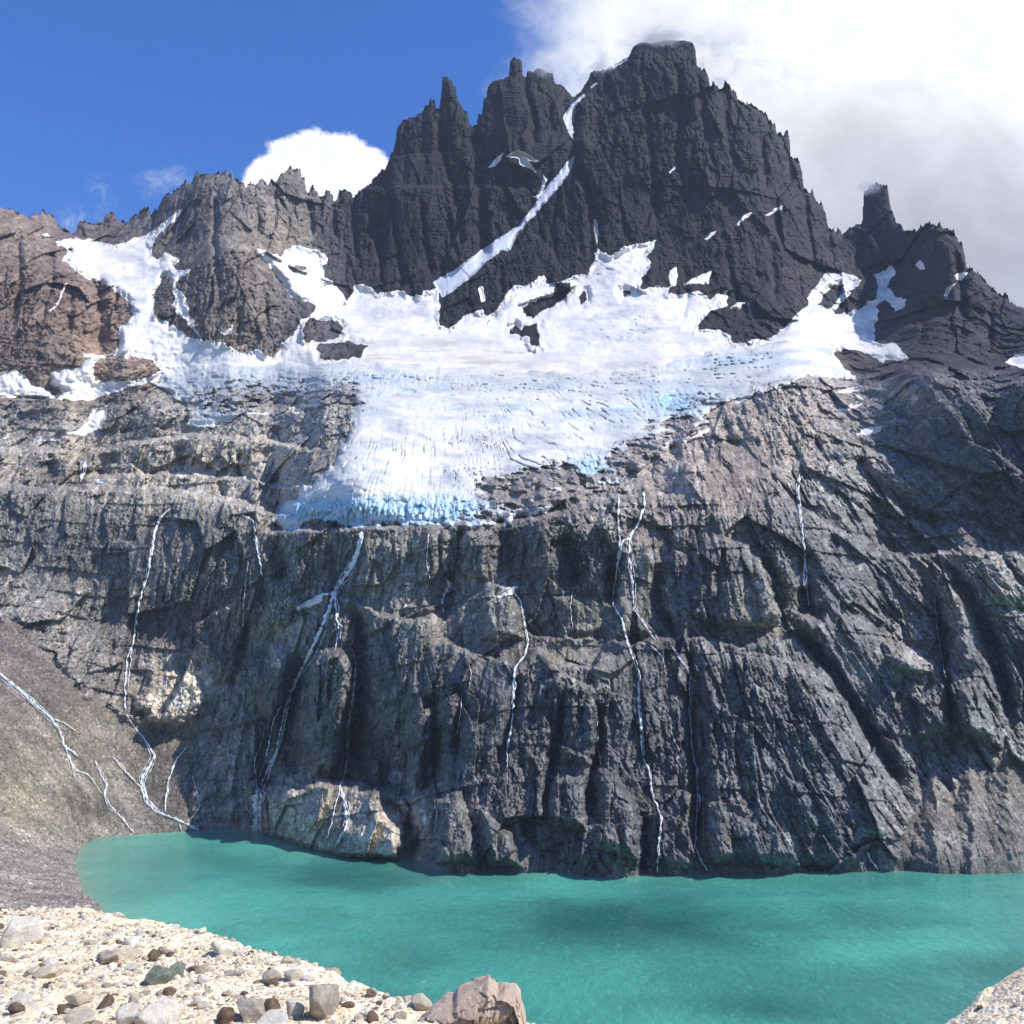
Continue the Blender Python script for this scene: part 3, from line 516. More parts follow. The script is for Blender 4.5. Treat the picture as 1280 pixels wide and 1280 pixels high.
# --- rock colours, with light and shade painted into them
def lin(r, g, b):
    f = lambda c: ((c / 255 + 0.055) / 1.055) ** 2.4 if c > 10 else c / 255 / 12.92
    return (f(r), f(g), f(b))
CC = [ # px, py, rgb as seen, its light and shade included, used as albedo
 (560,200,76,72,76),(500,300,78,74,77),(640,150,74,70,75),(650,280,78,74,78),(560,390,72,68,72),(720,260,72,70,75),(830,110,76,72,76),(800,220,74,70,75),(900,160,90,84,84),(960,200,92,86,86),(880,240,90,84,82),(830,300,78,72,74),(950,300,96,88,82),(900,320,84,76,72),(930,380,74,70,74),(1010,340,98,88,80),(1000,290,88,82,82),(1095,280,84,80,82),(1090,320,86,80,80),(1170,310,92,84,82),(1150,380,96,86,78),(1200,420,88,82,82),(1250,410,90,84,84),(1060,375,90,84,82),
 (30,290,132,116,104),(60,400,124,106,96),(20,380,120,102,92),(120,420,140,116,98),(140,400,130,110,98),(90,340,118,102,94),(20,440,110,96,90),(130,460,142,122,106),(100,280,96,88,86),(180,275,90,84,84),(250,260,98,92,90),(300,260,118,110,104),(330,290,128,120,108),(270,350,108,98,92),(300,400,118,106,96),(370,240,108,102,98),(350,300,136,126,112),(420,290,84,80,82),(430,340,100,94,90),(380,390,88,84,86),(410,440,100,96,92),(215,360,94,88,86),(660,385,72,68,70),(670,410,66,62,66),
 (40,520,112,106,102),(150,530,100,96,92),(60,556,160,142,116),(100,557,156,138,110),(10,560,150,136,114),(60,585,100,94,88),(180,575,158,146,122),(240,580,150,138,116),(320,580,156,144,122),(120,605,140,130,112),(230,608,154,144,124),(320,615,140,130,114),(390,520,126,120,108),(360,500,118,112,104),(400,570,120,112,100),(270,530,126,118,104),(350,560,150,140,118),
 (40,650,96,92,88),(120,660,88,86,84),(200,680,84,82,82),(260,660,96,92,88),(310,700,110,104,94),(60,720,112,104,94),(20,740,138,128,112),(90,790,128,118,104),(140,780,104,98,90),(200,780,84,80,76),(240,800,96,90,84),(205,870,198,178,152),(235,870,206,188,162),(180,850,120,110,98),(130,850,112,104,94),(270,900,104,98,92),(300,820,90,86,84),
 (370,770,128,124,104),(345,740,112,110,92),(340,800,134,130,108),(400,700,104,98,90),(340,860,82,82,80),(415,850,104,102,96),(415,930,82,82,82),(290,960,134,124,112),(300,1020,150,138,122),(330,1020,168,156,134),(380,1020,156,146,124),(440,1010,160,148,124),(490,1030,180,166,142),(500,1000,150,140,120),(470,970,70,70,74),
 (500,700,126,118,102),(560,690,120,114,102),(600,700,112,106,96),(500,740,124,118,100),(560,750,122,116,98),(640,700,94,90,86),(620,770,112,108,98),(480,830,92,90,86),(540,850,84,82,82),(600,880,76,76,78),(540,950,72,72,76),(560,1040,92,92,88),(640,1060,88,88,88),(650,900,78,78,82),(700,880,86,86,86),(650,815,108,100,90),(710,820,124,116,100),(760,770,116,112,98),(700,760,112,108,96),(720,700,88,84,84),(700,1000,82,84,88),(720,1070,98,94,88),(770,930,84,86,90),(800,860,86,86,88),(800,1030,84,84,88),
 (640,650,106,98,92),(760,640,128,120,108),(820,640,124,112,102),(840,600,130,118,106),(900,620,128,116,104),(900,560,132,120,108),(960,560,136,124,112),(940,520,140,128,114),(1000,510,140,128,116),(1020,540,134,124,112),(700,620,112,98,86),(650,610,110,94,82),(1040,480,128,116,108),(1050,450,126,108,98),(880,720,88,86,86),(950,740,124,118,100),(910,700,92,90,88),(960,840,112,110,104),(930,810,110,106,98),(900,900,84,86,92),(1000,900,88,90,96),(1000,1000,82,86,96),(1060,1050,84,86,94),(950,1050,90,92,98),(900,1040,96,92,88),
 (1000,640,104,102,100),(1050,620,112,110,104),(1080,700,100,100,100),(1040,740,92,92,94),(1140,700,96,94,92),(1100,500,106,100,96),(1200,500,84,82,84),(1250,560,76,76,82),(1180,560,78,76,80),(1220,640,84,82,84),(1150,600,92,90,90),(1200,720,124,116,100),(1250,720,132,126,112),(1145,820,134,130,122),(1100,850,104,104,104),(1080,800,98,98,100),(1120,900,90,92,96),(1200,850,98,98,98),(1260,820,84,84,88),(1200,900,100,100,96),
 (1160,1030,126,120,111),(1200,1000,130,123,113),(1250,980,130,123,112),(1250,1050,126,120,111),(1130,1070,102,98,96),
 (20,810,112,102,94),(60,850,112,104,96),(40,950,136,128,114),(20,1000,142,134,114),(80,960,136,128,116),(120,960,124,118,106),(200,930,100,94,86),(210,990,104,98,90),(120,1020,124,118,108),(20,1080,148,139,128),(60,1110,142,133,122),(0,1140,152,144,132),(80,1140,146,137,126),(240,920,128,118,100),(180,1030,124,118,110)]
cc = np.array([(a, b_) + lin(r, g, b2) for a, b_, r, g, b2 in CC])
wsum = np.zeros(CGX.shape); csum = np.zeros(CGX.shape + (3,))
for r_ in cc:
    w_ = 1 / (((CGX - r_[0]) ** 2 + (CGY - r_[1]) ** 2) + 60) ** 1.6
    wsum += w_; csum += w_[..., None] * r_[2:]
cg = (csum / wsum[..., None]).astype(F)
wa = fbm(PX / 40, PY / 40, 71, 4, 0.6) * 38; wb_ = fbm(PX / 40, PY / 40, 75, 4, 0.6) * 38
COL = upsample(cgx, cgy, cg, PX + wa * 0.7, PY + wb_ * 0.7)
# blocks, seams and mineral streaks of the rock itself
dom_s = np.where(PY > 500, 0.62, 1.3).astype(F)
blk = facet(X0 / (9 * dom_s) + fbm(X0 / 30, Z0 / 30, 81, 2) * 1.5, Z0 / (14 * dom_s), 82, 0.2)
blk2 = facet(X0 / (3 * dom_s), Z0 / (5 * dom_s), 83, 0.2)
grain = fbm(X0 / (5 * dom_s), Z0 / (7 * dom_s), 84, 5, 0.7)
COL = COL * (1 + (0.55 * blk + 0.35 * blk2 + 0.55 * grain) * (1 - 0.65 * scree))[..., None]
streak = fbm(X0 / 5, Z0 / 70, 85, 4, 0.6)
stk = sst(streak, 0.02, 0.4) * np.clip(fl_a + blob(800, 800, 200, 160, .7) + blob(240, 720, 120, 120, .5), 0, 1) * (1 - scree)
COL = COL * (1 - 0.68 * stk)[..., None]
pale = sst(fbm(X0 / 9 + 3, Z0 / 22, 86, 4, 0.6), 0.22, 0.5) * lowm * (1 - scree)
COL = COL * (1 + 0.9 * pale)[..., None]
spk = fbm(X0 / 2.6, Z0 / 3.2, 95, 3, 0.8); spk2 = fbm(X0 / 7 + 9, Z0 / 12, 97, 3, 0.6)
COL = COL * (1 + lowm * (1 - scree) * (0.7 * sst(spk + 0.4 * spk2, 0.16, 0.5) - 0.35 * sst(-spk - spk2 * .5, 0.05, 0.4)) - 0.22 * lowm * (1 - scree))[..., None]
COL = COL * (1 - scree * 0.10)[..., None]
ssk = 0.8 * fbm(Wb[..., 1] / 14 + 4, X0 / 60, 98, 2, 0.5); ssk2 = fbm(X0 / 40, Z0 / 25, 99, 4, 0.6)
COL = COL * (1 + scree * (0.7 * ssk + 0.6 * ssk2))[..., None]
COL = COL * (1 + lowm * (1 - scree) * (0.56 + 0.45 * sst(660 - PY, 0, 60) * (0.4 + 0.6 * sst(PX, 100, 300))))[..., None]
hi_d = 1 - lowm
COL = COL * (1 - 0.74 * hi_d * sst(PX, 370, 470) * (1 - 0.25 * sst(PX, 880, 1000)))[..., None]  # towers darkened in colour, standing in for cloud shade
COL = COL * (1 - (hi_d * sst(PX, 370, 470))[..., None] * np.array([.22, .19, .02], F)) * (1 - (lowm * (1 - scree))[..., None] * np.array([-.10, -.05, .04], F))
band = perlin(X0 / 300, (Z0 + X0 * 0.03) / 9, 87) + 0.6 * perlin(X0 / 150, Z0 / 4, 88)
COL = COL * (1 + 0.10 * band * hi_d)[..., None]
# speckled stones on the scree, olive lichen on the old left slope
stone = _h(np.floor(PX / 1.1 + 500), np.floor(PY / 1.1), 90)
stone2 = _h(np.floor(PX / 2.4 + 500), np.floor(PY / 2.2), 94)
COL = COL * (1 + scree * (0.6 * np.where(stone2 > 0.955, 1, 0) - 0.4 * np.where(stone2 < 0.05, 1, 0)))[..., None]
COL = COL * (1 + scree * (0.7 * (stone - 0.5) + 0.9 * np.where(stone > 0.985, 1, 0) - 0.5 * np.where(stone < 0.03, 1, 0)))[..., None]
ol = (sst(fbm(X0 / 25, Z0 / 12, 91, 4), -0.05, 0.3) * blob(25, 970, 90, 90, 0.12) * (PX < 170))[..., None]
COL = COL * (1 - ol) + COL * np.array([0.92, 0.95, 0.68], F) * ol
COL = np.clip(COL, 0.008, 0.75).astype(F)

WF = [
 ('waterfall','tall main waterfall leaping from the blue ice edge down to the lake','waterfall',[([(452,664),(447,690),(437,712),(425,730),(417,742),(412,760),(402,785),(388,815),(378,835),(367,858),(362,868)],5.5,3.6),([(455,666),(449,688),(441,708),(430,724),(419,738)],2,2.5),([(362,868),(355,890),(350,915),(345,940),(335,960),(325,985)],2.2,2.2),([(364,866),(357,900),(352,925),(342,950),(334,975),(328,988)],1.6,2.0),([(352,880),(342,900),(336,930),(330,955),(322,975)],1.2,1.8),([(332,905),(326,930),(318,950),(321,985)],.8,1.2),([(322,983),(319,1000),(321,1020),(320,1042)],6,10),([(326,990),(325,1010),(326,1040)],3,4)]),
 ('waterfall','short split side fall just right of the main waterfall','waterfall',[([(418,742),(420,760),(421,775),(424,790),(419,812)],3.2,1.4),([(420,775),(427,785),(425,800)],1.6,1.0),([(412,742),(400,744),(385,752),(372,762)],2,1)]),
 ('waterfall','thin fall hugging the right side of the rounded pillar and crossing the tan rock','waterfall',[([(440,812),(445,830),(441,870),(434,910),(434,950),(431,968),(428,976)],1.6,2.0),([(428,974),(425,985),(431,1003),(434,1030),(425,1048),(418,1060)],4.5,2.4),([(426,985),(420,1005),(414,1030),(408,1050)],1.2,1.2)]),
 ('waterfall','long thin curving fall on the dark left cliff','waterfall',[([(214,634),(200,648),(194,665),(190,690),(184,720),(176,745),(170,775),(167,800),(159,825),(156,860),(157,888)],2.4,1.9),([(166,802),(163,830),(160,860)],1,1.2)]),
 ('waterfall','faint fall at the right end of the dark left cliff','waterfall',[([(303,644),(316,650),(319,665),(321,685),(325,703),(328,722)],1.6,1.8)]),
 ('waterfall','little fall between the shelves at far left','waterfall',[([(107,573),(104,588),(101,602)],3.0,4.2)]),
 ('waterfall','broken fall below the middle of the ice edge','waterfall',[([(557,722),(562,732),(556,742),(553,752),(554,768)],4,1.4),([(640,738),(650,750),(656,780),(661,805),(655,820),(645,832),(642,850),(641,890),(636,935)],2.0,1.6),([(643,832),(644,860),(640,880)],1.6,2.4),([(642,895),(634,930),(634,980)],.8,.8)]),
 ('waterfall','long double fall dropping from the rubble right of centre to the lake','waterfall',[([(774,618),(772,650),(775,680),(773,700),(767,740),(766,760)],2,1),([(767,757),(778,775),(783,800),(792,825),(799,845),(798,880),(801,905),(803,945)],2.4,2.6),([(796,850),(802,890),(806,945)],1.2,1.0),([(803,945),(812,965),(815,992),(828,1025),(824,1050),(822,1092)],2.0,1.8),([(792,690),(786,720)],.8,.8)]),
 ('waterfall','zigzag fall starting beside the brown talus cone and ending in a deep cleft','waterfall',[([(805,614),(806,635),(797,655),(787,672),(786,690),(791,730),(793,762),(805,780),(815,795),(822,802)],2.4,2.2),([(790,672),(778,676),(775,690)],2,2),([(800,770),(818,790),(824,802)],1,1.2),([(838,806),(855,830),(863,845),(862,890),(865,940),(871,960),(872,1000),(869,1060),(884,1090)],1.8,2.0),([(871,985),(876,1000),(870,1020)],1.8,1.8),([(812,806),(828,820),(833,845)],1.2,.8),([(838,905),(842,925),(850,940)],.9,.9)]),
 ('waterfall','faint upper fall on the grey slabs at right','waterfall',[([(1000,590),(998,610),(1002,650),(1006,690),(1009,730),(1011,760)],1.8,1.2),([(1006,700),(1004,725),(1010,742)],1.4,1.6)]),
 ('waterfall','tiny twin trickles on the dark wall below the central ledge','waterfall',[([(587,830),(589,845),(586,860)],.9,.7),([(577,866),(576,890),(571,920)],1.0,.7)]),
 ('waterfall','faint trickle below the dark recess between the two long right falls','waterfall',[([(716,735),(713,760),(716,790)],.8,.7)]),
 ('waterfall','faint trickle down the lit rib left of the central ledge','waterfall',[([(536,665),(533,700),(538,730)],.9,.7)]),
 ('waterfall','thin trickle in the narrow cleft at lower centre','waterfall',[([(745,890),(748,910),(747,935),(752,958)],.8,.8)]),
 ('waterfall','faint trickle close to the lake right of the tan block','waterfall',[([(541,995),(546,1015),(543,1040)],.8,1.0)]),
 ('waterfall','thin trickle on the wall left of the main waterfall','waterfall',[([(310,700),(306,740),(302,790)],.8,.6)]),
 ('waterfall','thin trickle down the steep gully at far right','waterfall',[([(1168,745),(1172,790),(1182,850)],.8,.7)]),
 ('waterfall','small white splash at the foot of the right gully','waterfall',[([(1084,1065),(1089,1075),(1098,1088)],2.0,2.4)]),
 ('stream','long braided stream running down the far left scree to the lake','stream',[([(-12,834),(0,843),(30,868),(62,897),(74,912),(80,932),(98,946)],3.2,2.6),([(62,897),(80,903),(98,916)],1.2,.8),([(80,932),(88,950),(92,962),(110,968),(120,978)],1.6,1.2),([(86,942),(90,958),(94,972)],1,.8),([(118,950),(125,965),(133,982),(130,995),(140,1010),(150,1020),(168,1042)],1.4,2.0),([(112,970),(128,992)],1,1)]),
 ('stream','braided stream below the thin left fall reaching the lake in one white line','stream',[([(158,892),(165,905),(178,920),(193,945),(185,960),(176,975),(180,1000),(195,1015),(215,1022),(250,1038)],1.4,2.6),([(140,945),(158,966),(176,984)],1.2,1.6),([(176,976),(184,998),(200,1016)],2.2,1.4),([(222,1026),(228,1040)],1,1)]),
 ('stream','short trickle down the hollow under the pale outcrop','stream',[([(235,932),(220,950),(211,975),(206,1000),(208,1015)],1.2,1.3)]),
 ('stream','faint trickle beside the hollow close to the lake corner','stream',[([(240,968),(247,995),(250,1008),(240,1022),(233,1030)],.9,.8)]),
]
gm_ = COL.mean(-1, keepdims=True); ds_ = (0.52 * lowm * (1 - scree) * (1 - np.clip(blob(210, 868, 60, 45, 1) + blob(420, 1020, 100, 50, 1) + blob(170, 575, 260, 45, .3) + blob(930, 560, 130, 80, .5), 0, 1)))[..., None]
COL = COL * (1 - ds_) + gm_ * np.array([0.99, 1.0, 1.01], F) * ds_
COL = COL * (1 - lowm * blob(1215, 555, 95, 85, 0.35))[..., None]  # shade of the upper right recess painted into the cliff colour
tb_ = np.clip(blob(210, 868, 60, 45, .5) + blob(420, 1020, 100, 50, .5) + blob(60, 556, 90, 30, .4), 0, 1)[..., None]
COL = COL * (1 - tb_) + COL.mean(-1, keepdims=True) * np.array([1.06, 1.0, 0.92], F) * tb_
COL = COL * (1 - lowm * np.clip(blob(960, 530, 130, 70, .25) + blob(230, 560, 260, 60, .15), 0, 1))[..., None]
# the rock beside the falls is wet and dark
wet = np.zeros(PX.shape, F)
for nm, lab, cat, st in WF:
    if nm == 'waterfall':
        for p_, a_, b_ in st:
            if len(p_) > 2:
                dd, tt = ldist(p_, PX + wob, PY, 30); wet = np.maximum(wet, np.exp(-(dd / (4 + 1.2 * max(a_, b_))) ** 2))
COL = np.clip(COL * (1 - 0.5 * wet[..., None]), 0.008, 0.75).astype(F)

# ---------------------------------------------------------------- split the terrain into its pieces
def fm(m): return m[:-1, :-1]
keep = (ABOVE[:-1, :-1] < 14) & (P1[:-1, :-1, 2] > -5)
cut_top = PY + wob * 2 < CUT
reg_s = sl > 0; reg_f = sr > 0
reg_m = cut_top & ~reg_s
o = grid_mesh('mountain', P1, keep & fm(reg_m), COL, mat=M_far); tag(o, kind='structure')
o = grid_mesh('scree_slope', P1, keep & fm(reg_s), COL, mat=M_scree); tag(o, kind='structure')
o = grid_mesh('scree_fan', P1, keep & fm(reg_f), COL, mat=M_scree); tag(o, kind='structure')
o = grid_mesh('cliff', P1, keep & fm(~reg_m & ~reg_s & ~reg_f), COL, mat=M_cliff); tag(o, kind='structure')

# ---------------------------------------------------------------- snow and ice
Z0k = Z0; Z0 = Z0 / F(2.3)
def sub(mask):
    ys, xs = np.nonzero(mask); return slice(max(ys.min() - 2, 0), ys.max() + 3), slice(max(xs.min() - 2, 0), xs.max() + 3)
Wg = Wb
roll = fbm(X0 / 90, Z0 / 30, 301, 4, 0.5) * 7 + fbm(X0 / 22, Z0 / 12, 305, 4, 0.55) * 2.2
roll = roll * 1.7
def snow_piece(name, S, hfun, col, mat, base, ext=-3.0, only=None, parent=None):
    m = (S > ext) & (ABOVE <= 0)
    if only is not None: m = m & only
    a, b_ = sub(m)
    Yp = base[a, b_] - hfun(S[a, b_])
    P = to_world(Yp, PX[a, b_], PY[a, b_])
    return grid_mesh(name, P, m[a, b_][:-1, :-1], np.broadcast_to(col, PX.shape + (3,))[a, b_] if np.ndim(col) == 1 else col[a, b_], mat=mat, parent=parent)
# upper snowfield
dirty = sst(fbm(X0 / 80, Z0 / 9, 311, 4), 0.05, 0.5)
tan_b = blob(560, 440, 170, 16, 1) + blob(700, 455, 160, 8, .8) + blob(140, 325, 30, 14, .8) + blob(440, 425, 60, 20, .6)
wgt = (np.clip(tan_b, 0, 1) * (0.25 + 0.75 * dirty))[..., None]
mott = sst(fbm(X0 / 70, Z0 / 26, 314, 5, .6), -0.25, 0.35)[..., None]
SN = np.array([0.74, 0.695, 0.635], F) * (1 - 0.27 * mott * np.array([1, .9, .75], F)) * (1 - wgt) + np.array([0.46, 0.41, 0.35], F) * wgt
ice_shade = np.clip(blob(757, 345, 22, 14, 1) + blob(780, 415, 60, 18, 1) + blob(860, 385, 14, 16, .8) + blob(150, 350, 30, 8, .6), 0, 1) * sst(fbm(X0 / 20, Z0 / 8, 312, 4, .6), -0.15, 0.3)
SN = SN * (1 - ice_shade[..., None] * 0.45) + np.array([0.36, 0.44, 0.54], F) * ice_shade[..., None] * 0.45  # cloud shade painted into the snow along with bluish ice
crv = np.abs(fbm(X0 / 50 + Z0 / 60, Z0 / 16, 313, 3)); crv = np.clip(1 - crv / 0.05, 0, 1) * ice_shade * 7
base_s = Y_base_sm + roll + crv
k_ = sst(S_big, 1, 11)
edge_ = Y1 - 0.6
o = snow_piece('snowfield', S_big, lambda s: np.where(s > 0, 0, 2.5 * s), SN.astype(F), M_snow, edge_ * (1 - k_) + np.minimum(B2 - 7 + roll + crv, Y1 - 0.8) * k_, -3)
tag(o, 'upper snowfield of bright white snow spread across the foot of the dark rock walls', 'snowfield')
# glacier
blue = np.clip(blob(430, 640, 110, 20, 1.5) + blob(560, 640, 60, 22, .8) + blob(744, 586, 30, 14, 1.2) + (blob(480, 475, 110, 17, .6) + blob(720, 515, 120, 18, .55) + blob(650, 480, 160, 9, .35)) * sst(fbm(X0 / 45, Z0 / 16, 322, 4, .6), -0.2, 0.35) + blob(845, 503, 40, 18, 1.2) + blob(330, 490, 120, 30, .35) + blob(910, 450, 80, 12, .5), 0, 1)
blue *= (0.55 + 0.45 * sst(fbm(X0 / 16, Z0 / 6, 321, 4, .6), -0.3, 0.3))
top_w = blob(420, 608, 60, 10, .9); blue = np.clip(blue - top_w, 0, 1)
dirt = np.clip(blob(320, 500, 130, 30, .85) + blob(660, 612, 60, 26, 1.35) + blob(700, 612, 70, 16, 1.2) + blob(790, 585, 40, 16, 1.3) + blob(590, 648, 50, 14, .6) + blob(850, 535, 45, 25, .9) + blob(700, 585, 22, 16, .7) + blob(430, 500, 24, 30, .6) + blob(880, 500, 40, 12, .6) + blob(930, 445, 50, 14, .35) + blob(800, 560, 40, 14, .8), 0, 1)
dn = fbm(X0 / 14 + Z0 / 30, Z0 / 7, 331, 5, .65)
dmask = sst(dn + dirt * 0.9, 0.42, 0.75) * sst(dirt, 0.02, 0.25)
edge_d = sst(10 - S_gla, 0, 10) * sst(fbm(X0 / 9, Z0 / 5, 332, 4, .6), -0.1, 0.3) * (PY < 600) * (PX > 330) * (PX < 700 + (PY < 600) * 400) * (PY > 480)
dmask = np.clip(dmask + 0.8 * edge_d, 0, 1)
# crevasses: bands of cracks that curve with the flow of the ice
cxn = X0 / 9 + fbm(X0 / 60, Z0 / 60, 341, 3) * 5 + Z0 / 26
czn = Z0 / 16 + fbm(X0 / 80, Z0 / 50, 342, 2) * 3
def cracks(x, z, seed, w):
    ix = np.floor(x); iz = np.floor(z); b1 = np.full(x.shape, 9e9, F); b2_ = b1.copy()
    for a in (-1, 0, 1):
        for b in (-1, 0, 1):
            cx = ix + a; cz = iz + b
            d = (x - cx - _h(cx, cz, seed)) ** 2 + (z - cz - _h(cx, cz, seed + 3)) ** 2
            b2_ = np.minimum(b2_, np.maximum(b1, d)); b1 = np.minimum(b1, d)
    return np.clip(1 - (np.sqrt(b2_) - np.sqrt(b1)) / w, 0, 1).astype(F)
wA = fbm(X0 / 55, Z0 / 45, 361, 4, .55) * 16; wB = fbm(X0 / 60, Z0 / 30, 363, 4, .55) * 12
def lines(u, w, seed, gx, gz):
    k = np.floor(u); f = np.abs(u - k - 0.5)
    gate = sst(perlin(X0 / gx + k * 7.3, Z0 / gz + k * 3.1, seed) + 0.35 * perlin(X0 / 5, Z0 / 5, seed + 1), 0.0, 0.25)
    return (np.clip(1 - f / w, 0, 1) * gate).astype(F)
ck = lines((X0 * 0.85 + Z0 * 0.75 * sst(PX, 520, 640) - Z0 * 0.3 * (1 - sst(PX, 440, 560)) + wA) / 8.5, 0.16, 365, 30, 26)
ck2 = lines((Z0 + 0.10 * X0 + wB) / 6.5, 0.17, 367, 34, 12)
zone = np.clip(blob(560, 575, 150, 50, 1.1) + blob(740, 510, 120, 35, .9) + blob(440, 480, 60, 20, .7), 0.12, 1) * (0.35 + 0.65 * sst(fbm(X0 / 40, Z0 / 25, 349, 3), -0.3, 0.3))
zone2 = np.clip(blob(600, 480, 300, 25, .9) + blob(900, 450, 120, 25, 1.0), 0, 1)
serac = np.clip(blob(430, 640, 100, 18, 1) + blob(570, 640, 70, 20, 1.2) + blob(744, 584, 40, 18, 1) + blob(480, 474, 110, 15, .7) + blob(845, 503, 45, 18, .9), 0, 1)
SER = facet(X0 / 5, Z0 / 9, 351, 1.4, 0.8) * 5 + facet(X0 / 2.2, Z0 / 4, 352, 1.4, .5) * 2
gl_r = ck * zone * 9.0 + ck2 * zone2 * 8.0 + SER * serac + fbm(X0 / 70, Z0 / 20, 353, 4, .55) * 9 + fbm(X0 / 12, Z0 / 8, 354, 4, .6) * 2.2 + 12 * dmask * facet(X0 / 14, Z0 / 12, 356, 1.2)
gl_r += 18 * dmask * sst(dirt, 0.3, 0.9) * np.clip(fbm(X0 / 18, Z0 / 10, 355, 3) + 0.35, 0, 1)
mo2 = sst(fbm(X0 / 50 + Z0 / 70, Z0 / 16, 315, 5, .65), -0.2, 0.4)[..., None]
GC = np.array([0.70, 0.67, 0.605], F) * (1 - 0.36 * mo2 * np.array([1, .88, .7], F)) * (1 - blue[..., None]) + np.array([0.31, 0.50, 0.62], F) * blue[..., None]
gry = (np.clip(blob(320, 492, 130, 40, 1.0) + blob(700, 478, 190, 10, .45), 0, 1))[..., None]
GC = GC * (1 - gry) + np.array([0.34, 0.37, 0.385], F) * gry * (1 + 0.5 * grain[..., None])
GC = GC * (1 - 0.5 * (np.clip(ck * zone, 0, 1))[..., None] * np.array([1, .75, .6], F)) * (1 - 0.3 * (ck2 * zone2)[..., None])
dcol = np.array([0.17, 0.135, 0.11], F) * (1 + 1.6 * grain[..., None])
GC = GC * (1 - 0.85 * dmask[..., None]) + dcol * 0.85 * dmask[..., None]
med = (blob(700, 466, 170, 3.2, 1) + blob(560, 458, 120, 3, .6))[..., None] * (0.5 + 0.5 * sst(grain, -.3, .3))[..., None]
GC = GC * (1 - 0.5 * med) + np.array([0.45, 0.38, 0.30], F) * 0.5 * med
GC = np.clip(GC, 0.03, 0.9).astype(F)
hg = lambda s: np.where(s > 0, 2 + 20 * np.sqrt(np.clip(s / 13, 0, 1)), 2 + 3.5 * s)
kg = sst(S_gla, 0, 6)
front = (PY + wob * 1.5 > np.interp(pxs, [330, 345, 400, 520, 600, 640, 641], [628, 626, 610, 613, 625, 640, 2000])[None, :]) & (PX < 640)
o = snow_piece('glacier', S_gla, hg, GC, M_ice, (Y1 * (1 - kg) + B2 * kg) + gl_r * np.clip(0.2 + S_gla / 8, 0, 1), -4, only=~front)
fr = snow_piece('ice_front', S_gla, hg, GC, M_ice, (Y1 * (1 - kg) + B2 * kg) + gl_r * np.clip(0.2 + S_gla / 8, 0, 1), -4, only=front, parent=o); fr['label'] = 'broken wall of blue ice'
tag(o, 'hanging glacier of crevassed white ice with blue broken edges above the grey cliff', 'glacier')
for (poly, nm, lab, cat), S in zip(PATCH, S_pat):
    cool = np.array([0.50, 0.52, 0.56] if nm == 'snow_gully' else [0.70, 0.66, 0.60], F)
    base_p = Y1 + 0.8
    o = snow_piece(nm, S, lambda s: np.where(s > 0, 1.6 + 0.35 * np.clip(s, 0, 10), 1.6 + 2.2 * s), cool, M_snow, base_p, -2.5)
    tag(o, lab, cat)

Z0 = Z0k
# ---------------------------------------------------------------- waterfalls and streams
def surf_y(x, y):
    cx = np.clip((np.asarray(x) - pxs[0]) / STEP, 0, NC - 1).round().astype(int); cy = np.clip((np.asarray(y) - pys[0]) / STEP, 0, NR - 1).round().astype(int)
    r = None
    for dx in (-1, 0, 1):
        for dy in (-1, 0, 1):
            v = Y1[np.clip(cy + dy, 0, NR - 1), np.clip(cx + dx, 0, NC - 1)]; r = v if r is None else np.minimum(r, v)
    return r
def strand(bmv, bmf, pts, w0, w1, rough=1.2, gap=0.5, seed=0):
    """one strand of white water draped over the rock; w = width in photo pixels at its distance"""
    P = np.array(pts, float); seg = np.r_[0, np.cumsum(np.hypot(*np.diff(P, axis=0).T))]
    n = max(int(seg[-1] / 1.3), 4); s = np.linspace(0, seg[-1], n)
    x = np.interp(s, seg, P[:, 0]); y = np.interp(s, seg, P[:, 1])
    k = np.array([.25, .5, .25])
    for _ in range(3):
        x[1:-1] = x[:-2] * .25 + x[1:-1] * .5 + x[2:] * .25; y[1:-1] = y[:-2] * .25 + y[1:-1] * .5 + y[2:] * .25
    x = x + perlin(s / 7, s * 0 + seed * 3.7, seed) * rough + perlin(s / 2.6, s * 0 + seed, seed + 1) * rough * 0.5
    tx = np.gradient(x); ty = np.gradient(y); L = np.hypot(tx, ty) + 1e-6; nx, ny = ty / L, -tx / L
    w = 1.45 * (w0 + (w1 - w0) * s / seg[-1]) * np.clip(0.75 + gap * 2.2 * perlin(s / 6, s * 0 + 9 + seed, seed + 2) + gap * perlin(s / 2, s * 0 + 5, seed + 3), 0.12, 2)
    w *= np.clip(np.minimum(s, seg[-1] - s) / 4, 0.15, 1)
    yb = surf_y(x, y)
    for _ in range(2): yb[1:-1] = np.minimum(yb[1:-1], (yb[:-2] + yb[1:-1] * 2 + yb[2:]) / 4)
    b0 = len(bmv)
    for i in range(n):
        for j, (o_, dpt) in enumerate(((-.5, -0.9), (-.28, .35), (0, .8), (.28, .35), (.5, -0.9))):
            qx = x[i] + nx[i] * w[i] * o_; qy = y[i] + ny[i] * w[i] * o_
            Yq = yb[i] - 0.5 - dpt * min(1.0, w[i] * 0.5); cx, dy, dz = ray(qx, qy)
            bmv.append((Yq * cx / dy, Yq, H + Yq * dz / dy))
    for i in range(n - 1):
        for j in range(4):
            a = b0 + i * 5 + j; bmf.append((a, a + 5, a + 6, a + 1))
    for i, e in ((0, 0), (n - 1, (n - 1) * 5)):
        pass
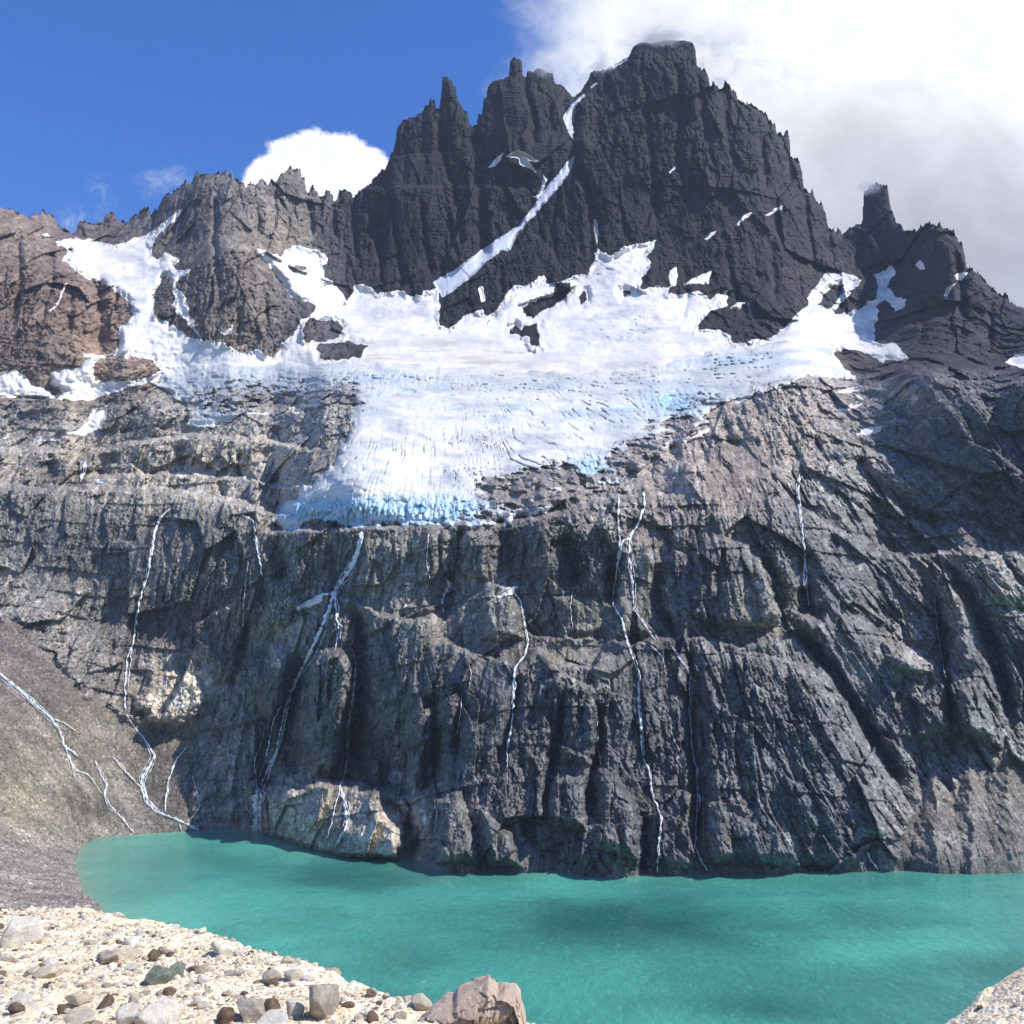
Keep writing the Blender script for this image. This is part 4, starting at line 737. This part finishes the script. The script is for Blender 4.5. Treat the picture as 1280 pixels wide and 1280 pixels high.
def water_thing(name, lab, cat, strands, group=None):
    v, f = [], []
    rr_ = random.Random(len(lab)); more = []
    for pts, w0, w1 in strands:                  # looser side strands that leave and rejoin the main one
        if max(w0, w1) >= 1.7:
            for q in range(2 if max(w0, w1) < 3 else 4):
                a = rr_.uniform(0, .55); b = a + rr_.uniform(.25, .45); n = len(pts); P = np.array(pts, float)
                tt = np.linspace(a, min(b, 1), max(4, n)) * (n - 1); xx = np.interp(tt, range(n), P[:, 0]); yy = np.interp(tt, range(n), P[:, 1])
                off = rr_.choice((-1, 1)) * rr_.uniform(.5, 1.3) * max(w0, w1) * np.sin(np.linspace(.2, 2.9, len(tt)))
                more.append(([(p, q_) for p, q_ in zip(xx + off, yy)], .9, .9))
    strands = list(strands) + more
    for i, (pts, w0, w1) in enumerate(strands): strand(v, f, pts, w0, w1, seed=i + len(lab))
    me = bpy.data.meshes.new(name); me.from_pydata(v, [], f); me.polygons.foreach_set('use_smooth', [True] * len(f)); me.materials.append(M_fall)
    at = me.attributes.new('Edge', 'FLOAT', 'POINT'); at.data.foreach_set('value', np.tile(np.array([0, .8, 1, .8, 0], F), len(v) // 5))
    o = bpy.data.objects.new(name, me); C.objects.link(o); tag(o, lab, cat, group)
for nm, lab, cat, st in WF: water_thing(nm, lab, cat, [(p_, a_ * (1.5 if nm == 'stream' else 1.15), b_ * (1.5 if nm == 'stream' else 1.15)) for p_, a_, b_ in st])

# ---------------------------------------------------------------- lake
m, t, b = new_mat('glacial_lake_water')
g = t.node('ShaderNodeMapping', {'Vector': t.node('ShaderNodeTexCoord').outputs['Object'], 'Location': (371.3, 113.7, 57.1)}).outputs[0]
st_ = t.node('ShaderNodeMapping', {'Vector': g, 'Rotation': (0, 0, math.radians(-28)), 'Scale': (1, 0.38, 1)}).outputs[0]
big = t.noise(t.node('ShaderNodeMapping', {'Vector': g, 'Scale': (1, 0.5, 1)}).outputs[0], 0.0085, 3, 0.45, 0.4)
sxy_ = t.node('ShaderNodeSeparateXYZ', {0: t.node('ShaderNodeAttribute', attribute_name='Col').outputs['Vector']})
water_tone = t.mix(t.m('ADD', sxy_.outputs[1], t.m('MULTIPLY', t.m('SUBTRACT', big, 0.5), 0.7), clamp=True), (0.026, 0.180, 0.158, 1), (0.120, 0.545, 0.405, 1))  # mixed by the painted shade and reflection patches, plus noise
rip = t.m('MULTIPLY', t.sm(t.noise(t.node('ShaderNodeMapping', {'Vector': g, 'Rotation': (0, 0, math.radians(-28)), 'Scale': (1, 0.3, 1)}).outputs[0], 0.5, 4, 0.75), 0.60, 0.70), t.sm(t.noise(g, 0.02, 3, 0.5), 0.42, 0.6))
shl = sxy_.outputs[0]
water_tone = t.mix(t.m('MULTIPLY', shl, 0.75), water_tone, lin(150, 170, 140) + (1,))
water_tone = t.mix(t.m('MULTIPLY', rip, 0.4), water_tone, (0.35, 0.62, 0.55, 1))
t.put(b.inputs['Base Color'], water_tone); b.inputs['Roughness'].default_value = 0.12; b.inputs['IOR'].default_value = 1.33
w1 = t.noise(st_, 0.3, 7, 0.8, 0.4); w2 = t.noise(st_, 0.09, 5, 0.65)
gust = t.sm(t.noise(g, 0.012, 3, 0.5), 0.4, 0.65)
hgt = t.m('ADD', t.m('MULTIPLY', w1, t.m('ADD', 0.8, t.m('MULTIPLY', gust, 1.2))), t.m('MULTIPLY', w2, 0.9))
t.put(b.inputs['Normal'], t.node('ShaderNodeBump', {'Strength': 1.0, 'Distance': 2.0, 'Height': hgt}).outputs[0])
M_lake = m
lx = np.r_[np.linspace(-900, -420, 12), np.arange(-415, 620, 3.0), np.linspace(625, 1500, 20)]; ly = np.r_[np.linspace(120, 420, 40), np.arange(423, 1020, 3.0), np.linspace(1025, 1250, 10)]
LX, LY = np.meshgrid(lx, ly)
shw = []
for (x, y) in SHORE:
    Y = lake_y(x, y); cx, dy, dz = ray(x, y); shw.append((Y * cx / dy, Y))
ds, _t = ldist(shw, LX.astype(F), LY.astype(F), 400)
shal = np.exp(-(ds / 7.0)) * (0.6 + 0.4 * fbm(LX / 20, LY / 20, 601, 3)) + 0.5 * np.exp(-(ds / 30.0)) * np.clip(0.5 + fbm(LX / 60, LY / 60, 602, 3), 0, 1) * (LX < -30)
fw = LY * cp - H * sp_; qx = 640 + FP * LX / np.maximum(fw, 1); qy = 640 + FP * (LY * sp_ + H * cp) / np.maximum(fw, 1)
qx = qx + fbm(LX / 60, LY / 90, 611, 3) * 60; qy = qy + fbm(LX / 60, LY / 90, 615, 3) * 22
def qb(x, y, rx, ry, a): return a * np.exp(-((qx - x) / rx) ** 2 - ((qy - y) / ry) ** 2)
br = 0.66 + 0.35 * fbm(LX / 120, LY / 200, 621, 3) - qb(420, 1088, 190, 20, .6) - qb(770, 1150, 150, 30, .7) - qb(560, 1200, 130, 20, .25) - qb(930, 1262, 80, 18, .4) - qb(1230, 1205, 110, 26, .35) + qb(1050, 1190, 160, 30, .3) + qb(620, 1150, 70, 22, .25) + qb(420, 1190, 150, 25, .25) + qb(1180, 1120, 160, 20, .2)  # cloud shadows and bright reflections painted as patches of lake colour
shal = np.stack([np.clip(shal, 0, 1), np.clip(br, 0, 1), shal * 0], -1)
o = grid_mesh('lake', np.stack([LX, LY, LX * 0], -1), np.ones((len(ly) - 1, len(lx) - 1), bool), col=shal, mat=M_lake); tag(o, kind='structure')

# ---------------------------------------------------------------- foreground moraine
def lip_y(x):      # how far the crest lies ahead of the viewer, left part then the small hump on the right
    return np.interp(x, [-9.0, -6.5, -5.6, -4.7, -3.4, -2.6, -1.9, -1.35, -0.75, -0.2, 0.6, 1.6, 2.3, 2.7, 3.1, 3.6, 4.5, 7.0],
                        [13.2, 12.6, 12.2, 12.0, 10.9, 9.9, 8.9, 8.25, 7.3, 6.6, 6.1, 5.9, 6.1, 6.4, 6.5, 6.7, 7.4, 8.4])
def ground_z(x, y, fine=True):
    x = np.asarray(x, F); y = np.asarray(y, F)
    L = lip_y(x) + 0.12 * perlin(x / 0.7, x * 0, 401)
    inside = L - y
    z = H - 1.66 - 0.045 * (y - 6) - 0.02 * np.clip(-x, 0, 9)
    z = z + 0.05 * fbm(x / 1.6, y / 1.6, 402, 4)
    z = z + 0.32 * sst(x, 2.05, 3.1) * np.exp(-((y - 6.3) / 1.5) ** 2)
    over = np.clip(-inside, 0, None)
    z = z - 0.62 * over - 0.12 * np.clip(0.35 - inside, 0, 0.35) ** 2 * 4
    if fine:
        z = z + (0.022 * facet(x / 0.32, y / 0.32, 403) + 0.014 * facet(x / 0.13, y / 0.13, 404) + 0.008 * facet(x / 0.05, y / 0.05, 405) + 0.02 * fbm(x / 0.3, y / 0.3, 406, 4, .6)) * np.where(np.abs(x - 4.3) < 1.6, 0.5, 1)
    return z
def ground_mat():
    m, t, b = new_mat('sandy_moraine')
    g = t.node('ShaderNodeMapping', {'Vector': t.node('ShaderNodeTexCoord').outputs['Object'], 'Location': (371.3, 113.7, 57.1)}).outputs[0]
    n1 = t.noise(g, 1.3, 8, 0.65, 0.5); n2 = t.noise(g, 9, 8, 0.7); n3 = t.noise(g, 60, 4, 0.7)
    c = t.ramp(n1, [(0.3, lin(210, 190, 152)), (0.5, lin(226, 208, 174)), (0.7, lin(236, 225, 200))])
    c = t.mix(t.m('MULTIPLY', t.sm(n2, 0.56, 0.72), 0.55), c, lin(150, 126, 100))
    vo = t.node('ShaderNodeTexVoronoi', {'Vector': g, 'Scale': 38.0}); sv = t.node('ShaderNodeSeparateXYZ', {0: vo.outputs['Color']}).outputs[0]
    c = t.mix(t.m('MULTIPLY', t.sm(sv, 0.80, 0.84), 0.7), c, lin(232, 226, 212))
    c = t.mix(t.m('MULTIPLY', t.m('SUBTRACT', 1.0, t.sm(sv, 0.10, 0.13)), 0.6), c, lin(120, 96, 80))
    t.put(b.inputs['Base Color'], c); b.inputs['Roughness'].default_value = 0.95; b.inputs['Specular IOR Level'].default_value = 0.15
    h = t.m('ADD', t.m('MULTIPLY', n2, 0.5), t.m('SUBTRACT', t.m('MULTIPLY', n3, 0.25), t.m('MULTIPLY', vo.outputs['Distance'], 0.5)))
    t.put(b.inputs['Normal'], t.node('ShaderNodeBump', {'Strength': 0.8, 'Distance': 0.03, 'Height': h}).outputs[0])
    return m
M_ground = ground_mat()
gx_ = np.r_[np.linspace(-400, -9, 60), np.arange(-8.98, 6.8, 0.0185), np.linspace(6.85, 500, 60)].astype(F)
gy_ = np.r_[np.linspace(-60, 4.6, 30), np.arange(4.62, 13.6, 0.0185), 13.6 + (np.linspace(0.02, 1, 60) ** 2.2) * 170].astype(F)
GX, GY = np.meshgrid(gx_, gy_)
GZ = ground_z(GX, GY)
far = np.clip(np.maximum(np.abs(GX) - 9, 0) / 40, 0, 1)
GZ = np.maximum(GZ, -6)
o = grid_mesh('ground', np.stack([GX, GY, GZ], -1), np.ones((len(gy_) - 1, len(gx_) - 1), bool), mat=M_ground); tag(o, kind='structure')
# valley floor out to the horizon, below lake level
R_ = 5000
vm = bpy.data.meshes.new('terrain'); vm.from_pydata([(-R_, -R_, -8), (R_, -R_, -8), (R_, R_, -8), (-R_, R_, -8)], [], [(0, 1, 2, 3)])
mv, tv, bv = new_mat('valley_rubble'); bv.inputs['Base Color'].default_value = lin(120, 114, 100) + (1,)
tv.put(bv.inputs['Base Color'], tv.ramp(tv.noise(tv.node('ShaderNodeTexCoord').outputs['Object'], 0.01, 8, .6), [(0.3, lin(96, 92, 84)), (0.7, lin(140, 132, 116))])); bv.inputs['Roughness'].default_value = 1
vm.materials.append(mv); o = bpy.data.objects.new('terrain', vm); C.objects.link(o); tag(o, kind='structure')

# ---------------------------------------------------------------- air
HZ = 5400; zt = float(P1[..., 2][ABOVE < 14].max()) + 40
hv = [(x, y, z) for z in (-12, zt) for x, y in ((-HZ, -HZ), (HZ, -HZ), (HZ, HZ), (-HZ, HZ))]
hm = bpy.data.meshes.new('haze'); hm.from_pydata(hv, [], [(3, 2, 1, 0), (4, 5, 6, 7), (0, 1, 5, 4), (1, 2, 6, 5), (2, 3, 7, 6), (3, 0, 4, 7)])
mh = bpy.data.materials.new('thin_mountain_air'); mh.use_nodes = True; th = NT(mh.node_tree); th.n.clear()
pvn = th.node('ShaderNodeVolumePrincipled', {'Color': (0.72, 0.83, 1.0, 1), 'Density': 0.000035, 'Anisotropy': 0.0})
th.node('ShaderNodeOutputMaterial', {'Volume': pvn.outputs[0]}); hm.materials.append(mh)
o = bpy.data.objects.new('haze', hm); C.objects.link(o); tag(o, 'thin bluish mountain air filling the valley', 'haze', kind='stuff')
import bmesh
def mist(px, py, Y, rx, ry, rz, dens, lab):
    cx, dy, dz = ray(px, py); bm = bmesh.new(); bmesh.ops.create_icosphere(bm, subdivisions=4, radius=1)
    me = bpy.data.meshes.new('cloud_wisp'); bm.to_mesh(me); bm.free()
    m = bpy.data.materials.new('summit_mist'); m.use_nodes = True; t = NT(m.node_tree); t.n.clear()
    ob = t.node('ShaderNodeTexCoord').outputs['Object']
    r_ = t.node('ShaderNodeVectorMath', {0: ob}, operation='LENGTH').outputs['Value']
    n = t.noise(t.node('ShaderNodeMapping', {'Vector': ob, 'Location': (px, 3, 1), 'Scale': (2.2, 2.2, 1.4)}).outputs[0], 1.0, 5, 0.6)
    d = t.m('MULTIPLY', t.sm(t.m('SUBTRACT', n, t.m('MULTIPLY', r_, 0.42)), 0.12, 0.42), dens)
    v = t.node('ShaderNodeVolumePrincipled', {'Color': (0.97, 0.98, 1.0, 1), 'Density': d, 'Anisotropy': 0.2})
    t.node('ShaderNodeOutputMaterial', {'Volume': v.outputs[0]}); me.materials.append(m)
    o = bpy.data.objects.new('cloud_wisp', me); C.objects.link(o); o.location = (Y * cx / dy, Y, H + Y * dz / dy); o.scale = (rx, ry, rz)
    tag(o, lab, 'cloud wisp')
mist(826, 48, 1925, 75, 50, 26, 0.035, 'thin torn cloud wisp brushing the flat main summit')
mist(752, 80, 1900, 34, 34, 20, 0.03, 'small cloud wisp on the left shoulder of the main summit')
mist(1086, 232, 1745, 26, 26, 20, 0.04, 'small cloud wisp round the tip of the lone right pinnacle')
mist(682, 86, 1865, 34, 26, 18, 0.03, 'faint cloud wisp on the right half of the second tower')

# ---------------------------------------------------------------- stones
import bmesh
def stone_mat(name, base, dark, spots=0.3):
    m, t, b = new_mat(name)
    g = t.node('ShaderNodeMapping', {'Vector': t.node('ShaderNodeTexCoord').outputs['Object'], 'Location': (371.3, 113.7, 57.1)}).outputs[0]
    n1 = t.noise(g, 2.2, 8, 0.65, 0.4); n2 = t.noise(g, 14, 8, 0.75); n3 = t.noise(g, 60, 3, 0.6)
    c = t.mix(t.sm(n1, 0.35, 0.68), lin(*dark), lin(*base))
    c = t.mix(t.m('MULTIPLY', t.sm(n2, 0.58, 0.7), spots), c, lin(*[int(v * 0.62) for v in dark]))
    c = t.mix(t.m('MULTIPLY', t.sm(n3, 0.6, 0.75), 0.3), c, lin(*[min(250, int(v * 1.15)) for v in base]))
    t.put(b.inputs['Base Color'], c); b.inputs['Roughness'].default_value = 0.9; b.inputs['Specular IOR Level'].default_value = 0.25
    t.put(b.inputs['Normal'], t.node('ShaderNodeBump', {'Strength': 0.7, 'Distance': 0.05, 'Height': t.m('ADD', n1, t.m('ADD', t.m('MULTIPLY', n2, 0.5), t.m('MULTIPLY', n3, 0.12)))}).outputs[0])
    return m
MS = {'white': stone_mat('pale_granite', (236, 228, 210), (208, 198, 178), .25), 'cream': stone_mat('cream_stone', (218, 206, 184), (190, 174, 148), .3),
      'grey': stone_mat('grey_stone', (196, 184, 166), (156, 144, 128), .4), 'green': stone_mat('green_grey_stone', (146, 150, 134), (104, 110, 98), .5),
      'brown': stone_mat('brown_stone', (138, 118, 98), (98, 80, 66), .4), 'pink': stone_mat('tan_grey_stone', (204, 184, 162), (172, 152, 132), .35)}
def stone_mesh(seed, sub=3, cuts=9, rough=0.09):
    r = random.Random(seed); bm = bmesh.new(); bmesh.ops.create_icosphere(bm, subdivisions=sub, radius=1)
    pl = []
    for i in range(cuts):
        v = Vector((r.gauss(0, 1), r.gauss(0, 1), r.gauss(0, 1))).normalized(); pl.append((v, r.uniform(0.45, 0.86)))
    co = np.array([v.co[:] for v in bm.verts], F)
    n = fbm(co[:, 0] * 1.3 + seed, co[:, 1] * 1.3 + co[:, 2] * 1.7, seed, 3)
    for i, v in enumerate(bm.verts):
        p = v.co * (1 + 0.12 * n[i])
        for nn, d in pl:
            k = p.dot(nn) - d
            if k > 0: p = p - nn * k * 0.98
        v.co = p
    co = np.array([v.co[:] for v in bm.verts], F)
    n2 = fbm(co[:, 0] * 5 + seed, co[:, 1] * 5 - co[:, 2] * 6, seed + 50, 3, .6)
    for i, v in enumerate(bm.verts): v.co = v.co * (1 + rough * n2[i])
    me = bpy.data.meshes.new('stone'); bm.to_mesh(me); bm.free()
    me.polygons.foreach_set('use_smooth', [sub > 2] * len(me.polygons))
    return me
def hit(px, py):
    """point where the viewing direction of a traced stone foot meets the moraine"""
    cx, dy, dz = ray(px, py); Y = np.linspace(4.7, 16, 1500); z = H + Y * dz / dy; x = Y * cx / dy
    gz = ground_z(x, Y, False); k = np.nonzero(z < gz)[0]; i = k[0] if len(k) else -1
    return float(x[i]), float(Y[i]), float(gz[i])
BO = [ # px centre, foot py, width px, height px, material, name, label
 (18,1184,58,38,'white','boulder','large white boulder at the left edge of the moraine crest'),
 (129,1207,34,20,'grey','stone','flat-topped grey brown stone left of the cream stones'),
 (154,1198,40,15,'cream','stone','long cream stone lying behind the grey brown stone'),
 (163,1186,22,14,'white','stone','small pale stone perched behind the long cream stone'),
 (190,1203,13,13,'brown','stone','little dark brown stone upright between cream and green grey stones'),
 (194,1230,34,24,'green','stone','blocky green grey stone with a dark left face'),
 (218,1222,26,20,'green','stone','lighter rounded green grey stone touching the blocky one'),
 (275,1196,32,22,'white','boulder','rounded white boulder on the crest against the lake'),
 (296,1196,15,9,'white','stone','small pale stone just right of the white crest boulder'),
 (209,1246,18,11,'brown','stone','dark brown pointed stone below the green grey ones'),
 (399,1276,40,48,'grey','boulder','tall grey boulder with a shaded left face in the middle of the slope'),
 (366,1274,24,24,'white','stone','pale leaning stone at the left foot of the tall grey boulder'),
 (333,1268,24,20,'brown','stone','dark brown stone behind the grey round boulder'),
 (312,1280,44,32,'grey','boulder','round grey boulder at the bottom next to a dark brown stone'),
 (281,1280,26,20,'brown','stone','reddish brown stone left of the round grey boulder'),
 (205,1282,46,34,'white','boulder','large pale rounded boulder at the bottom, right of its white neighbours'),
 (184,1290,44,36,'white','boulder','white rounded boulder at the bottom, middle of the pale cluster'),
 (156,1286,30,30,'white','boulder','smaller white boulder at the bottom, left of the pale cluster'),
 (166,1262,15,20,'cream','stone','slim cream stone standing behind the pale cluster'),
 (340,1292,52,24,'white','boulder','low white boulder cut by the bottom edge under the round grey one'),
 (28,1262,34,22,'white','stone','pale stone above a dark brown one at lower left'),
 (18,1269,20,16,'brown','stone','dark brown stone at lower left in front of a pale one'),
 (96,1258,32,18,'cream','stone','cream stone with a yellowish top at lower left centre'),
 (76,1272,16,16,'brown','stone','small dark brown wedge stone left of the pale cluster'),
 (56,1224,34,16,'cream','stone','low cream stone of the rubble patch under the white edge boulder'),
 (60,1208,22,10,'white','stone','flat white stone at the top of the rubble patch'),
 (40,1222,18,14,'cream','stone','rounded cream stone at the left of the rubble patch'),
 (338,1227,24,14,'grey','stone','grey stone on the crest at mid slope'),
 (366,1226,28,14,'cream','stone','cream stone on the crest right of the grey one'),
 (386,1229,22,9,'white','stone','small white stone on the crest right of the cream one'),
 (337,1234,20,10,'brown','stone','brown stone just below the crest grey stone'),
 (434,1262,18,9,'brown','stone','brown stone right of the tall grey boulder'),
 (528,1264,30,20,'cream','stone','cream stone heaped at the left foot of the large big tan boulder'),
 (510,1256,18,10,'cream','stone','small cream stone at the end of the crest'),
 (464,1278,16,14,'brown','stone','small dark stone low on the slope before the big tan boulder'),
 (500,1276,18,10,'grey','stone','small grey stone left of the big tan boulder foot'),
 (128,1262,20,16,'brown','stone','brown stone half buried left of the slim cream stone'),
 (95,1282,46,16,'cream','stone','wide cream stone on the bottom edge left of the pale cluster'),
 (252,1262,18,9,'cream','stone','flat cream stone under the dark brown pointed stone'),
 (242,1215,16,7,'brown','stone','thin dark brown slab right of the green grey stones'),
 (290,1222,26,8,'grey','stone','flat grey slab in the middle of the slope'),
 (1180,1268,10,6,'brown','stone','small brown stone at the left of the right hand hump'),
 (1226,1262,9,5,'brown','stone','tiny brown stone in the middle of the right hand hump'),
 (770,1290,26,16,'white','stone','white stone tip peeking up at the bottom edge by the water')]
M_per = {}
for i, (px, py, w, h_, mt, nm, lab) in enumerate(BO):
    X_, Y_, Z_ = hit(px, py)
    w *= 0.88; h_ *= 0.88; me = stone_mesh(500 + i * 7, 4 if w > 28 else 3, 15 if nm == 'boulder' else 12)
    sc_ = Y_ / FP; co = np.array([v.co[:] for v in me.vertices]); sx = w * sc_ / np.ptp(co[:, 0]); sz = h_ * 1.28 * sc_ / np.ptp(co[:, 2]); sy = (sx * 0.9 + sz * 0.2)
    me.materials.append(MS[mt])
    o = bpy.data.objects.new(nm, me); C.objects.link(o); o.scale = (sx, sy, sz)
    o.location = (X_, Y_ + sy * 0.5, Z_ + sz * (0.5 - co[:, 2].min() - 0.75) if False else Z_ - co[:, 2].min() * sz - h_ * 0.34 * sc_)
    o.rotation_euler = (0, 0, 0); tag(o, lab, 'boulder' if nm == 'boulder' else 'stone')

# the large big tan boulder: its outline rises to a notch and ends in a steep right side
def big_boulder():
    outl = [(512,1300),(524,1276),(540,1262),(556,1254),(566,1252),(572,1244),(590,1238),(604,1232),(611,1227),(617,1229),(622,1236),(632,1233),(646,1234),(651,1240),(652,1252),(657,1268),(659,1300)]
    Yc = 6.35; S = Yc / FP; P = np.array(outl, float)
    n = 170; seg = np.r_[0, np.cumsum(np.hypot(*np.diff(P, axis=0).T))]; s = np.linspace(0, seg[-1], n)
    ox = np.interp(s, seg, P[:, 0]); oy = np.interp(s, seg, P[:, 1])
    cx0, cy0 = 592, 1300
    K = 110; V = np.zeros((n, K, 3), F)
    for k in range(K):
        a = math.pi * k / (K - 1)                       # front (0) over the crest (pi/2) to the back (pi)
        rr = math.sin(a) ** 0.55 if a not in (0, math.pi) else 0
        dep = -math.cos(a)
        qx = cx0 + (ox - cx0) * (0.25 + 0.75 * rr) ; qy = cy0 + (oy - cy0) * rr
        cxx, dyy, dzz = ray(qx, qy)
        Yc_ = Yc + 0 * qx
        V[:, k, 0] = Yc_ * cxx / dyy; V[:, k, 2] = H + Yc_ * dzz / dyy; V[:, k, 1] = Yc + dep * 0.27 * (0.6 + 0.4 * rr)
    d = 0.035 * facet(V[..., 0] / 0.13 + V[..., 1] / 0.2, V[..., 2] / 0.13 + V[..., 1] / 0.25, 901, 1.2) + 0.02 * fbm(V[..., 0] / 0.06, V[..., 2] / 0.06 + V[..., 1] / .1, 902, 4, .6)
    q1 = V[..., 0] + 0.5 * V[..., 1]; q2 = V[..., 2] + 0.35 * V[..., 1] - 0.3 * V[..., 0]
    d = 0.5 * d + 0.10 * facet(q1 / 0.30, q2 / 0.22, 911, 1.3) + 0.035 * facet(q1 / 0.09, q2 / 0.07, 912, 1.4, 0.3) + 0.012 * facet(q1 / 0.03, q2 / 0.025, 913, 1.4)
    V[..., 1] += d; V[..., 2] += d * 0.25
    return grid_mesh('boulder', V, np.ones((n - 1, K - 1), bool), mat=MS['pink'])
tag(big_boulder(), 'large tan grey boulder with a notched top at the bottom centre', 'boulder')

# loose stones: individuals first, the finest gravel as one mass
protos = [stone_mesh(900 + i, 2, 7) for i in range(8)]
mats_s = ['cream', 'white', 'cream', 'grey', 'brown', 'pink', 'white', 'cream']
for p, mm in zip(protos, mats_s): p.materials.append(MS[mm])
LABS = {'cream': 'small cream stone among the loose stones on the sandy moraine', 'white': 'small white stone among the loose stones on the sandy moraine', 'grey': 'small grey stone among the loose stones on the sandy moraine', 'brown': 'small dark brown stone among the loose stones on the sandy moraine', 'pink': 'small tan stone among the loose stones on the sandy moraine'}
def rand_spot(r):
    while True:
        y = r.uniform(4.9, 12.6); x = r.uniform(-7.2, 1.0) if r.random() < 0.97 else r.uniform(2.6, 5.2)
        if y < float(lip_y(x)) - 0.02 and abs(x) < 0.52 * y + 0.4 and not (-0.62 < x < 0.12 and y > 5.9): return x, y
r = random.Random(5)
for i in range(270):
    x, y = rand_spot(r); k = r.randrange(8); s = 0.018 + 0.042 * r.random() ** 3
    if x > 2: s *= 0.5
    o = bpy.data.objects.new('loose_stone', protos[k]); C.objects.link(o)
    o.scale = (s * r.uniform(.9, 1.5), s * r.uniform(.8, 1.3), s * r.uniform(.55, .95)); o.rotation_euler = (r.uniform(-.3, .3), r.uniform(-.3, .3), r.uniform(0, 6.3))
    o.location = (x, y, float(ground_z(x, y)) + s * 0.25); tag(o, LABS[mats_s[k]], 'stone', mats_s[k] + ' loose stones scattered on the moraine')
bmv, bmf, bmi = [], [], []
pv = [(np.array([v.co[:] for v in p.vertices]), [tuple(q.vertices) for q in p.polygons]) for p in [stone_mesh(960 + i, 1, 5) for i in range(6)]]
N = 0; mk = list(MS.keys())
spots = [rand_spot(r) for _ in range(11000)]
spots = [q for q in spots if float(np.sin(q[0] * 2.1 + np.sin(q[1] * 1.7) * 1.5) + np.sin(q[1] * 2.9 - q[0] * 1.3)) * 0.5 + r.uniform(-.6, .6) > -0.05]
zz = ground_z(np.array([s_[0] for s_ in spots]), np.array([s_[1] for s_ in spots]))
for (x, y), z in zip(spots, zz):
    co, fs = pv[r.randrange(6)]; s = 0.006 + 0.026 * r.random() ** 3.0
    if x > 2: s *= 0.7
    a = r.uniform(0, 6.3); ca, sa_ = math.cos(a), math.sin(a); q = co * np.array([s * r.uniform(.8, 1.5), s, s * r.uniform(.5, .9)])
    bmv.append(np.c_[q[:, 0] * ca - q[:, 1] * sa_ + x, q[:, 0] * sa_ + q[:, 1] * ca + y, q[:, 2] + z + s * .2])
    mi = r.choice([0, 0, 1, 1, 1, 1, 1, 2, 4, 5, 5]); bmf += [tuple(i_ + N for i_ in f_) for f_ in fs]; bmi += [mi] * len(fs); N += len(co)
gm = bpy.data.meshes.new('gravel'); gm.from_pydata(np.concatenate(bmv).tolist(), [], bmf)
for k in mk: gm.materials.append(MS[k])
gm.polygons.foreach_set('material_index', bmi)
o = bpy.data.objects.new('gravel', gm); C.objects.link(o); tag(o, 'fine pale and brown gravel strewn over the sandy moraine', 'gravel', kind='stuff')
